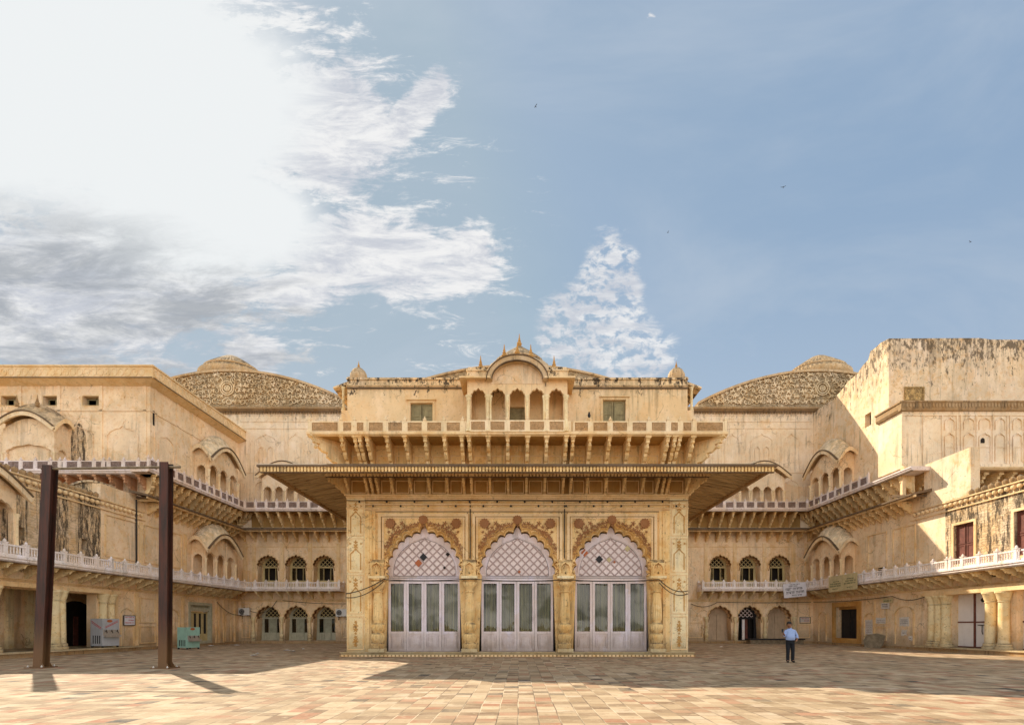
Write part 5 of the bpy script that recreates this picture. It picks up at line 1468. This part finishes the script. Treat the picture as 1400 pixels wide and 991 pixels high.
tilted('wall_sign', FB, 26.05, 2.1, .95, .55, 0, .02, 'paper', 'small notice on the back wall behind the standing man', 'sign', [(.1, .9, .7, .14), (.4, .9, .45, .12), (.4, .9, .2, .12)], 'ink_red', 'cable')
tilted('wall_sign', FL, 33.5, 1.95, .95, .62, 0, .07, 'banner', 'small framed notice in the arched niche on the left wing', 'sign', [(.1, .9, .74, .14), (.4, .9, .45, .12), (.1, .9, .18, .12)], 'ink_red', 'ink')
tilted('wall_sign', FRt, -37.4, 3.05, .8, .42, R(2), .06, 'paper', 'small faded plaque fixed high on the right wing wall', 'sign', [(.1, .9, .6, .2), (.15, .85, .25, .2)], 'cable')
tilted('stone_plaque', FRt, -37.15, 3.42, 1.0, .36, 0, .05, 'board', 'worn stone plaque above the faded plaque on the right wing', 'sign', [(.1, .9, .3, .3)], 'ink_green')
def poster(fr, u0, u1, z0, z1, w, label, rnd_seed, grid=False):
    rnd = random.Random(rnd_seed); m = MB(fr)
    n = 10; pts = []
    for i in range(n): pts.append((u0 + (u1-u0)*i/n, z0 + rnd.uniform(-.08, .06)))
    for i in range(6): pts.append((u1 + rnd.uniform(-.05, .04), z0 + (z1-z0)*i/6))
    for i in range(n): pts.append((u1 - (u1-u0)*i/n, z1 + rnd.uniform(-.03, .03)))
    for i in range(6): pts.append((u0 + rnd.uniform(-.04, .05), z1 - (z1-z0)*i/6))
    m.prism(pts, w, w + .012); t = m.build('poster', 'paper')
    tag(t, label, 'poster', 'torn posters on the right wing wall')
    m = MB(fr); 
    k = z0 + .12
    while k < z1 - .12:
        script_line(m, rnd, u0 + .1, u1 - .1, k, .055, w + .012, w + .016); k += .13
    m.build('print', 'cable' if not grid else 'rail_panel', t)
poster(FRt, -39.62, -38.8, .95, 2.05, .006, 'tall grey printed poster inside the narrow arched niche', 1, True)
poster(FRt, -38.4, -37.35, 1.72, 2.2, .035, 'wide torn poster between the two arched niches', 2, True)
poster(FRt, -36.1, -35.2, 1.6, 2.2, .006, 'ragged poster high in the wide arched niche', 3)
poster(FRt, -35.9, -35.4, .95, 1.3, .006, 'small scrap of poster low in the wide arched niche', 4)
poster(FRt, -35.25, -34.85, .6, .9, .006, 'smallest paper scrap at the foot of the wide niche', 5)
# dark lamp on the shutter doors
m = MB(); x, y, _ = FRt.P(-29.6, 0, -.2)
m.lathe((x, y, 2.95), [(.04, 0), (.2, .02), (.26, .14), (.2, .26), (.05, .30)], 14); lp = m.build('floodlight', 'black', None, True); tag(lp, 'round black floodlight beside the column in front of the white doors', 'floodlight')
MB().tube([(x, y, 3.2), (x + .1, y, 3.48)], .03).build('mount', 'cable', lp)
# leaning stone slab
m = MB(); sx_, sy_ = 26.1, 38.5
pr_ = [(-.62, 0), (-.7, .55), (-.5, .95), (.1, 1.05), (.62, .9), (.5, .3), (.35, 0)]
f_ = Fr(25.7, 37.0, R(-38)); m.prism(pr_, -.09, .09)
m.v = [( *f_.P(v[0], v[2], -v[1] - v[2]*.28)[:2], v[2]) for v in m.v]
tag(m.build('stone_slab', 'slab'), 'rough brown stone slab leaning by the dark door', 'stone slab')
# low platform / bench in front of the right rear arches
m = MB(FB); m.box(20.3, 25.0, .0, .36, .9, 1.7); bn = m.build('low_bench', 'slab'); tag(bn, 'low dark stone bench before the boarded arch behind the man', 'bench')
m = MB(FB); m.box(20.2, 25.1, .36, .46, .85, 1.78); m.build('seat', 'dark_door', bn)
# litter
for i, (px, py, s) in enumerate(((347, 896, .3), (352, 893.5, .2), (392, 889, .3), (401, 890, .25), (415, 887, .2), (288, 882.5, .3), (324, 882, .3), (986, 884, .2))):
    D = 1120 / (py - 855); x = (px - 710) / 700 * D; m = MB(); rnd = random.Random(i)
    pts = [(x + s*math.cos(a)*rnd.uniform(.5, 1), D + s*math.sin(a)*rnd.uniform(.4, .8), .01 + rnd.uniform(0, .05)) for a in [k*PI/3 for k in range(6)]]
    m.add([(x, D, .07)] + pts + [(x, D, .004)], [(0, k + 1, (k + 1) % 6 + 1) for k in range(6)] + [(7, (k + 1) % 6 + 1, k + 1) for k in range(6)])
    lab = ['largest crumpled white paper on the shaded paving', 'small paper scrap beside the largest crumpled paper', 'flat paper piece on the paving before the left arched window', 'twin paper piece right of the flat one', 'tiny paper scrap before the middle arched window', 'paper scrap by the teal cooler', 'paper scrap at the foot of the corner wall', 'paper scrap near the foot of the right rear wall'][i]
    tag(m.build('paper_litter', 'litter'), lab, 'litter', 'bits of paper on the paving')

# ================================================================== CABLES
def sag(a, b, s, n=14): 
    a = Vector(a); b = Vector(b); return [tuple(a.lerp(b, i/n) + Vector((0, 0, -s*4*(i/n)*(1 - i/n)))) for i in range(n + 1)]
def cable(pts, r, label): tag(MB().tube(pts, r * .72, 5).build('cable', 'cable', None, True), label, 'cable', 'black cables strung along the walls')
y1 = DF - .68
cable(sag((-8.95, y1 + .4, 3.25), (-6.9, y1, 3.95), .12) + sag((-6.9, y1, 3.95), (-2.5, y1, 3.98), .08)[1:] + sag((-2.5, y1, 3.98), (2.4, y1, 3.95), .1)[1:] + sag((2.4, y1, 3.95), (7.1, y1, 3.95), .1)[1:] + sag((7.1, y1, 3.95), (8.7, y1 + .4, 3.4), .25)[1:], .035, 'thick cable across the three lavender doorways')
cable(sag((-8.95, y1 + .4, 3.05), (-6.9, y1, 3.85), .25), .03, 'short drooping cable at the left pier of the main hall')
cable(sag((7.1, y1, 3.8), (8.7, y1 + .4, 3.25), .3), .03, 'short drooping cable at the right pier of the main hall')
cable(sag((-8.9, DF - .3, 8.05), (-2.5, DF - .3, 8.07), .03) + sag((-2.5, DF - .3, 8.07), (8.7, DF - .3, 8.05), .04)[1:], .03, 'thin cable along the frieze above the red flowers')
cable(sag((-25.0, DB - .3, 3.3), (-22.9, DB - .2, 2.9), .3) + sag((-22.9, DB - .2, 2.9), (-22.0, DB - .2, 3.9), .1)[1:], .035, 'cable looping from the corner air conditioner to the first arch')
cable(sag((-25.4, 43.0, 3.6), (-24.9, DB - .3, 2.7), .5), .035, 'cable drooping from the glazed door to the corner air conditioner')
cable(sag((-21.5, DB - .2, 3.9), (-15.7, DB - .2, 3.6), .1), .03, 'thin cable above the left rear windows')
cable(sag((15.6, DB - .2, 3.6), (18.0, DB - .2, 3.75), .35) + sag((18.0, DB - .2, 3.75), (26.5, DB - .2, 3.75), .06)[1:], .035, 'cable above the right rear arches')
cable(sag((26.6, DB - .4, 3.75), (26.6, 36.5, 3.7), .12) + sag((26.6, 36.5, 3.7), (26.55, 33.5, 3.5), .25)[1:], .035, 'cable along the right wing above the posters')

# small shrub on the roof ruin
rnd = random.Random(3); m = MB()
sb = (29.6, 45.2, 22.0)
for i in range(420):
    a = rnd.uniform(0, 2*PI); r_ = rnd.random() ** .5 * 1.0; p = Vector((sb[0] + r_*math.cos(a), sb[1] + r_*.8*math.sin(a), sb[2] + rnd.uniform(0.1, 1.7)*(1 - r_*.55)))
    q = Vector((rnd.uniform(-1, 1), rnd.uniform(-1, 1), rnd.uniform(-1, 1))).normalized() * .12; s_ = q.cross(Vector((rnd.random(), rnd.random(), 1))).normalized() * .06
    m.add([tuple(p - q), tuple(p + s_), tuple(p + q), tuple(p - s_)], [(0, 1, 2, 3)])
shb = thing('shrub', sb, 'small dark shrub growing on the roof behind the broken right wall', 'shrub')
m.build('foliage', 'leaf', shb)
m = MB()
for i in range(6): a = i; m.tube([(sb[0], sb[1], sb[2] - 1.0), (sb[0] + .3*math.cos(a), sb[1] + .3*math.sin(a), sb[2] + .5), (sb[0] + .6*math.cos(a), sb[1] + .5*math.sin(a), sb[2] + 1.1)], .03, 5)
m.build('stem', 'slab', shb)

# birds
def bird(px, py, D, s, rot, label):
    x = (px - 710)/700*D; z = EYE + (855 - py)/700*D; m = MB(); c, s2 = math.cos(rot), math.sin(rot)
    def T(a, b, c_): return (x + (a*c - b*s2)*s, D + (a*s2 + b*c)*s, z + c_*s)
    m.add([T(-.5, 0, 0), T(-.2, .1, .05), T(-.2, -.1, .05), T(-.2, 0, -.1), T(.25, .07, .03), T(.25, -.07, .03), T(.25, 0, -.06), T(.6, .12, 0), T(.6, -.12, 0)],
          [(0,1,3), (0,3,2), (0,2,1), (1,4,6,3), (3,6,5,2), (2,5,4,1), (4,7,8,5), (4,6,7), (5,8,6), (6,8,7)])
    m.add([T(-.15, .08, .04), T(.12, .08, .04), T(.3, .9, .4), T(.1, 1.0, .42), T(-.15, -.08, .04), T(.12, -.08, .04), T(.3, -.9, .4), T(.1, -1.0, .42)], [(0,1,2,3), (4,7,6,5)])
    tag(m.build('bird', 'bird'), label, 'bird', 'birds flying over the palace')
bird(732, 146, 70, .32, .5, 'small dark bird in the sky high above the pavilion')
bird(1071, 256, 60, .3, 1.2, 'small dark bird in open blue sky above the right gable')
bird(1327, 331, 70, .28, 2.1, 'small dark bird in the sky above the eroded tower wall')
bird(913, 318, 80, .28, .2, 'tiny dark bird right of the mottled cloud')
# pigeon on the balcony rail
m = MB(); px_ = F.P(3.55, 0, e3)
m.lathe((px_[0], px_[1], zf + .74), [(.015, 0), (.06, .05), (.08, .12), (.05, .2), (.04, .23), (.04, .27), (.01, .30)], 8)
tag(m.build('pigeon', 'bird', None, True), 'dark pigeon perched on the tan balcony rail', 'pigeon')

# ================================================================== MAN
def skin_obj(name, joints, edges, mat, parent, root, sub=2):
    names = list(joints); me = bpy.data.meshes.new(name)
    base = WL[parent]
    me.from_pydata([Vector(joints[k][0]) for k in names], [(names.index(a), names.index(b)) for a, b in edges], [])
    o = bpy.data.objects.new(name, me); COL.objects.link(o); WL[o] = base.copy(); o.parent = parent
    md = o.modifiers.new('skin', 'SKIN'); md.use_smooth_shade = True
    for i, k in enumerate(names):
        r = joints[k][1]; r = r if isinstance(r, tuple) else (r, r)
        me.skin_vertices[0].data[i].radius = r; me.skin_vertices[0].data[i].use_root = (k == root)
    ss = o.modifiers.new('sub', 'SUBSURF'); ss.levels = sub; ss.render_levels = sub
    me.materials.append(M[mat]); return o
mx, my = 11.85, 22.4
man = thing('person', (mx, my, 0), 'man in light blue shirt and dark trousers looking at a phone', 'person')
# local coords: x right in the picture, -y towards the camera; he faces left and towards the camera
J = {
 'pelvis': ((0, 0, .93), .10), 'belly': ((-.01, -.01, 1.10), .11), 'chest': ((-.01, 0, 1.27), .11), 'neck0': ((-.02, .0, 1.45), .075), 'neck': ((-.04, -.02, 1.51), .058),
 'head0': ((-.07, -.05, 1.57), .085), 'head1': ((-.075, -.05, 1.655), .098), 'head2': ((-.06, -.035, 1.72), .07),
 'shR': ((-.17, .0, 1.38), .05), 'elR': ((-.26, -.06, 1.16), .042), 'wrR': ((-.40, -.20, 1.27), .030), 'paR': ((-.445, -.235, 1.33), .030),
 'shL': ((.165, .015, 1.38), .05), 'elL': ((.31, .035, 1.15), .042), 'wrL': ((.24, -.12, .985), .028), 'paL': ((.19, -.16, .945), .028),
 'hipR': ((-.085, 0, .88), .08), 'knR': ((-.105, -.015, .49), .055), 'anR': ((-.10, .02, .09), .042), 'toR': ((-.16, -.13, .04), .035),
 'hipL': ((.085, 0, .88), .08), 'knL': ((.112, -.01, .49), .055), 'anL': ((.125, .03, .09), .042), 'toL': ((.10, -.13, .04), .035)}
body_edges = [('pelvis','belly'),('belly','chest'),('chest','neck0'),('neck0','neck'),('neck','head0'),('head0','head1'),('head1','head2'),
 ('chest','shR'),('shR','elR'),('elR','wrR'),('wrR','paR'),('chest','shL'),('shL','elL'),('elL','wrL'),('wrL','paL'),
 ('pelvis','hipR'),('hipR','knR'),('knR','anR'),('anR','toR'),('pelvis','hipL'),('hipL','knL'),('knL','anL'),('anL','toL')]
# fingers and thumbs
def fingers(tag_, palm, d, side, curl):
    d = Vector(d).normalized(); s = Vector(side).normalized(); n = d.cross(s); p = Vector(palm)
    for i, L in enumerate((.062, .07, .066, .052)):
        a = p + s * (-.027 + i*.018); b = a + d*L*.6 + n*curl*.01; c = a + d*L*.95 + n*curl*.035
        J[f'{tag_}f{i}a'] = (tuple(b), .009); J[f'{tag_}f{i}b'] = (tuple(c), .0075)
        body_edges.append((tag_, f'{tag_}f{i}a')); body_edges.append((f'{tag_}f{i}a', f'{tag_}f{i}b'))
    a = p - d*.02 - s*.035 + n*.02*curl; b = a + d*.03 - s*.015 + n*.015*curl
    J[f'{tag_}ta'] = (tuple(a), .011); J[f'{tag_}tb'] = (tuple(b), .009); body_edges.append((tag_, f'{tag_}ta')); body_edges.append((f'{tag_}ta', f'{tag_}tb'))
fingers('paR', (-.445, -.235, 1.33), (-.45, -.35, .8), (.5, -.8, 0), 1)
fingers('paL', (.19, -.16, .945), (-.75, -.3, -.6), (.3, -.7, -.6), 1)
body = skin_obj('body', J, body_edges, 'skin', man, 'pelvis')
# face details
def blob(mb, c, r, n=10, sz=1.0, sx=1.0, sy=1.0):
    prof = [(max(.001, math.sin(PI*i/n)) * r, -math.cos(PI*i/n) * r * sz) for i in range(n + 1)]; mb.lathe(c, prof, 12, sx=sx, sy=sy); return mb
base = Vector((mx, my, 0)); fd = Vector((-.55, -.8, -.25)).normalized(); sd = Vector((.8, -.55, 0)).normalized()
hc = base + Vector((-.075, -.05, 1.65))
m = MB(); nose = hc + fd*.098 + Vector((0, 0, -.015)); blob(m, nose, .017, sz=1.5)
for q in (-1, 1): blob(m, hc + sd*q*.096 + Vector((0, 0, -.01)), .022, sz=1.4, sx=.6)
m.build('nose_and_ears', 'skin', man, True)
m = MB()
for q in (-1, 1): blob(m, hc + fd*.088 + sd*q*.034 + Vector((0, 0, .015)), .011); m.tube([tuple(hc + fd*.092 + sd*q*.018 + Vector((0, 0, .04))), tuple(hc + fd*.088 + sd*q*.05 + Vector((0, 0, .04)))], .006, 5)
m.tube([tuple(hc + fd*.098 - sd*.025 + Vector((0, 0, -.042))), tuple(hc + fd*.098 + sd*.025 + Vector((0, 0, -.042)))], .009, 5)
m.build('eyes_and_moustache', 'hair', man, True)
m = MB(); k0 = hc - fd*.034 + Vector((0, 0, .034)); blob(m, k0, .106, 12, .92); 
hr = m.build('hair', 'hair', man, True)
# clothes
def loft(mb, rings, n=24, jit=0.0):
    k = len(mb.v); rnd = random.Random(4)
    for cx, cy, z, rx, ry in rings:
        for i in range(n):
            a = 2*PI*i/n; q = 1 + jit*math.sin(5*a + z*30) + jit*.6*math.sin(9*a - z*47)
            mb.v.append((mx + cx + rx*q*math.cos(a), my + cy + ry*q*math.sin(a), z))
    for j in range(len(rings) - 1):
        for i in range(n): a = k + j*n + i; b = k + j*n + (i + 1) % n; mb.f.append((a, b, b + n, a + n))
    mb.f.append(tuple(k + i for i in reversed(range(n)))); mb.f.append(tuple(k + (len(rings)-1)*n + i for i in range(n)))
def limb(mb, pts, rad, n=12):
    k = len(mb.v); pts = [Vector((mx + p[0], my + p[1], p[2])) for p in pts]
    for i, p in enumerate(pts):
        d = (pts[min(i+1, len(pts)-1)] - pts[max(i-1, 0)]).normalized(); a = d.cross(Vector((.3, .9, .1))).normalized(); b = d.cross(a)
        for q in range(n): t_ = 2*PI*q/n; mb.v.append(tuple(p + a*rad[i]*math.cos(t_) + b*rad[i]*math.sin(t_)))
    for i in range(len(pts)-1):
        for q in range(n): c_ = k + i*n; mb.f.append((c_ + q, c_ + (q+1) % n, c_ + n + (q+1) % n, c_ + n + q))
    mb.f.append(tuple(k + q for q in reversed(range(n)))); mb.f.append(tuple(k + (len(pts)-1)*n + q for q in range(n)))
m = MB()
loft(m, [(0, -.005, .955, .172, .128), (0, -.01, .985, .186, .142), (-.005, -.03, 1.05, .198, .162), (-.01, -.035, 1.12, .197, .165), (-.01, -.02, 1.20, .192, .152), (-.005, -.005, 1.30, .198, .138), (-.005, 0, 1.38, .198, .122), (-.005, 0, 1.425, .172, .105), (-.01, 0, 1.455, .115, .085), (-.02, -.005, 1.475, .075, .068), (-.025, -.01, 1.50, .068, .062)], 28, .012)
limb(m, [(-.10, 0, 1.395), (-.19, 0, 1.385), (-.225, -.02, 1.27), (-.26, -.06, 1.17), (-.30, -.10, 1.175)], [.03, .062, .066, .060, .052])
limb(m, [(.09, .01, 1.395), (.185, .015, 1.385), (.25, .03, 1.27), (.31, .035, 1.16), (.30, -.01, 1.09), (.28, -.06, 1.05)], [.03, .062, .068, .062, .056, .05])
m.build('shirt', 'shirt', man, True)
m = MB()
loft(m, [(0, -.01, 1.0, .170, .128), (0, -.005, .955, .180, .136), (0, 0, .90, .186, .142), (0, 0, .84, .180, .138), (0, 0, .80, .150, .115)], 28, .006)
limb(m, [(-.09, 0, .88), (-.098, -.005, .70), (-.105, -.015, .50), (-.104, 0, .28), (-.10, .012, .06)], [.098, .092, .076, .070, .066])
limb(m, [(.09, 0, .88), (.10, 0, .70), (.112, -.01, .50), (.118, .01, .28), (.125, .025, .06)], [.098, .092, .076, .070, .066])
m.build('trousers', 'trouser', man, True)
m = MB(); loft(m, [(0, -.005, .955, .185, .141), (0, -.005, .99, .184, .141)], 28); m.build('belt', 'shoe', man)
m = MB(); limb(m, [(-.025, -.01, 1.475), (-.028, -.015, 1.515)], [.078, .070]); m.build('collar', 'shirt', man)
for q, (a, b) in {'R': ((-.10, .04, .045), (-.17, -.16, .035)), 'L': ((.125, .05, .045), (.10, -.17, .035))}.items():
    skin_obj('shoe', {'h': (a, (.045, .05)), 'm': (((a[0]+b[0])/2, (a[1]+b[1])/2, .045), (.05, .045)), 't': (b, (.045, .032))}, [('h','m'),('m','t')], 'shoe', man, 'm', 1)
# phone (held, its own thing)
m = MB(); hp = base + Vector((-.475, -.275, 1.385)); f_ = Fr(hp.x, hp.y, R(-35)); m.fr = f_; m.box(-.037, .037, hp.z - .07, hp.z + .075, -.006, .006)
tag(m.build('phone', 'black'), 'black phone held up in the man\'s raised hand', 'phone')

# ================================================================== CAMERA, SUN, SKY
cam = bpy.data.cameras.new('camera'); co = bpy.data.objects.new('camera', cam); COL.objects.link(co)
co.location = (0, 0, EYE); co.rotation_euler = (PI/2, 0, 0)
cam.sensor_width = 36; cam.lens = 18; cam.shift_x = -10/1400; cam.shift_y = (855 - 495.5)/1400
cam.clip_end = 2000; cam.clip_start = .1
scene.camera = co
AZ, EL = R(42.0), R(38.9)       # left of the view axis, height
sd_ = Vector((-math.sin(AZ)*math.cos(EL), math.cos(AZ)*math.cos(EL), math.sin(EL)))
sl = bpy.data.lights.new('sun', 'SUN'); sl.energy = 4.0; sl.angle = R(.55); sl.color = (1.0, .88, .70)
so = bpy.data.objects.new('sun', sl); COL.objects.link(so); so.rotation_euler = sd_.to_track_quat('Z', 'Y').to_euler(); so.location = (0, 0, 40)

w = bpy.data.worlds.new('World'); scene.world = w; w.use_nodes = True
t = NT.__new__(NT); t.t = w.node_tree; t.t.nodes.clear(); t.m = None
out = t.n('ShaderNodeOutputWorld'); bg = t.n('ShaderNodeBackground')
sky = t.n('ShaderNodeTexSky', sky_type='NISHITA', sun_disc=False, sun_elevation=EL, sun_rotation=-AZ, altitude=200, air_density=1.3, dust_density=1.6, ozone_density=2.0)
tc = t.n('ShaderNodeTexCoord'); sp = t.n('ShaderNodeSeparateXYZ', {0: tc.outputs['Generated']})
X, Y, Zc = sp.outputs
ya = t.math('MAXIMUM', Y, .08)
Uc = t.math('DIVIDE', X, ya); Vc = t.math('DIVIDE', Zc, ya)
uv = t.n('ShaderNodeCombineXYZ', {0: Uc, 1: Vc}).outputs[0]
def wn(scale, detail, rough, mp=(1, 1, 1), rot=0, dist=0, off=(0, 0, 0)):
    v = t.n('ShaderNodeMapping', {'Vector': uv, 'Scale': mp, 'Rotation': (0, 0, rot), 'Location': off}).outputs[0]
    return t.noise(v, scale, detail, rough, dist)
def ell(px, py, rx, ry, rot=0.0):
    """soft elliptical cloud region: 1 at its middle, 0 at its rim, negative outside"""
    cu, cv = (px - 710)/700, (855 - py)/700
    a = t.math('SUBTRACT', Uc, cu); b = t.math('SUBTRACT', Vc, cv); c, s = math.cos(rot), math.sin(rot)
    x = t.math('ADD', t.math('MULTIPLY', a, c*700/rx), t.math('MULTIPLY', b, s*700/rx))
    y = t.math('ADD', t.math('MULTIPLY', a, -s*700/ry), t.math('MULTIPLY', b, c*700/ry))
    d = t.math('SQRT', t.math('ADD', t.math('MULTIPLY', x, x), t.math('MULTIPLY', y, y)))
    return t.math('SUBTRACT', 1.0, d)
mx_ = lambda a, b: t.math('MAXIMUM', a, b)
fb1 = wn(2.2, 9, .62, (1, 1.5, 1), R(-35), .4); fb2_ = wn(4.2, 9, .68, (1, 3.6, 1), R(48), .8)
fb3 = wn(7.5, 9, .72, (1, 3.6, 1), R(52), .6); fb4 = wn(24, 6, .6, (1, 1.4, 1), R(25), .4)
ctr = lambda n, a: t.math('MULTIPLY', t.math('SUBTRACT', n, .5), a)
core = mx_(ell(40, 60, 420, 330), mx_(ell(250, 180, 200, 260, R(-28)), ell(300, 300, 190, 110)))
wide = mx_(ell(150, 130, 360, 340), mx_(ell(480, 345, 230, 85, R(-12)), mx_(ell(430, 190, 150, 150, R(-30)), mx_(ell(60, 400, 480, 190), ell(560, 160, 110, 35, R(48))))))
wide = mx_(wide, mx_(ell(410, 400, 95, 40), mx_(ell(640, 360, 60, 60, R(-50)), ell(345, 485, 70, 40))))
dn1 = t.ramp(t.math('ADD', wide, t.math('ADD', ctr(fb1, 1.1), t.math('ADD', ctr(fb2_, 1.3), t.math('ADD', ctr(fb3, 1.3), ctr(fb4, .8))))), .08, .50)
dn0 = t.ramp(t.math('ADD', core, ctr(fb1, .5)), .0, .45)
cir = mx_(ell(832, 500, 105, 85), mx_(ell(836, 395, 52, 88), ell(805, 450, 85, 78)))
fb5 = wn(36, 4, .6, (1, 1.35, 1), R(-20), .3, (3, 1, 0))
dn2 = t.math('MULTIPLY', t.ramp(t.math('ADD', cir, ctr(fb3, .8)), .02, .30), t.ramp(t.math('ADD', fb5, ctr(fb4, .5)), .36, .58))
small = t.math('MULTIPLY', t.ramp(t.math('ADD', mx_(ell(480, 345, 300, 210, R(-12)), mx_(ell(530, 200, 120, 130), ell(890, 32, 8, 14))), ctr(fb3, 1.2)), .05, .4), t.ramp(fb3, .54, .68))
small = t.math('MULTIPLY', small, .85)
dens = t.math('MINIMUM', 1.0, mx_(mx_(dn1, dn0), mx_(t.math('MULTIPLY', dn2, .9), small)))
veil = t.math('MULTIPLY', t.ramp(wn(1.1, 6, .6, (1, 1.8, 1), R(-40), .6), .36, .70), .42)
veil = t.math('MAXIMUM', veil, t.math('MULTIPLY', t.math('SUBTRACT', 1.0, t.ramp(Zc, .30, .62)), .30))
# cloud tone: bright round the sun, greyer low on the left
greyreg = t.ramp(t.math('ADD', mx_(ell(40, 440, 420, 190, R(-8)), t.math('MULTIPLY', ell(300, 450, 300, 120, R(-10)), 1.0)), ctr(fb2_, .5)), -.05, .55)
fbh = wn(3.6, 9, .68, (1, 4.2, 1), R(14), .5)
gt = t.math('MULTIPLY', greyreg, t.ramp(t.math('ADD', fbh, ctr(fb1, .7)), .34, .64))
shade = t.ramp(t.math('ADD', fb3, ctr(fb2_, .8)), .35, .68)
# unseen bright clouds behind the camera, added to fill-light the shaded facades
cp = t.n('ShaderNodeCombineXYZ', {0: t.math('DIVIDE', X, t.math('ADD', t.math('ABSOLUTE', Zc), .15)), 1: t.math('DIVIDE', Y, t.math('ADD', t.math('ABSOLUTE', Zc), .15))}).outputs[0]
bk_ = t.ramp(t.noise(cp, .9, 7, .6, .3), .40, .60)
front = t.ramp(Y, -.05, .15)
K = 5.6
blue = t.mix(t.ramp(Zc, .0, .55), (2.9, 3.5, 4.1), (2.05, 2.65, 3.15))
blue = t.mix(t.ramp(Uc, -.5, 1.0), blue, (1.85, 2.6, 3.55))
lim = t.n('ShaderNodeVectorMath', {0: sky.outputs[0], 1: (3.6, 4.3, 5.0)}, operation='MINIMUM').outputs[0]
skyc = t.mix(.75, lim, blue)
skyc = t.mix(veil, skyc, (K*.62, K*.69, K*.78))
cl = t.mix(shade, (K*.66, K*.69, K*.76), (K*.98, K*.98, K*.98))
cl = t.mix(t.math('MULTIPLY', dn0, 1.0), cl, (K*.95, K*.98, K*.99))
cl = t.mix(t.math('MULTIPLY', gt, .8), cl, (K*.38, K*.415, K*.46))
frontc = t.mix(dens, skyc, cl)
hz = t.math('SUBTRACT', 1.0, t.ramp(Zc, .25, .85))
fill_cl = t.mix(hz, (K*1.0, K*.99, K*.97), (K*3.9, K*3.75, K*3.5))  # added fill clouds, brightest towards the horizon
backc = t.mix(t.math('MULTIPLY', bk_, .85), skyc, fill_cl)
final = t.mix(front, backc, frontc)
t.t.links.new(final, bg.inputs[0]); bg.inputs[1].default_value = .085
t.t.links.new(bg.outputs[0], out.inputs[0])
w.cycles.sampling_method = 'MANUAL'; w.cycles.sample_map_resolution = 1024

vs = scene.view_settings; vs.view_transform = 'Standard'; vs.look = 'None'; vs.gamma = 1; vs.exposure = .93; vs.use_curve_mapping = False
scene.cycles.max_bounces = 8; scene.cycles.diffuse_bounces = 5; scene.cycles.use_denoising = True
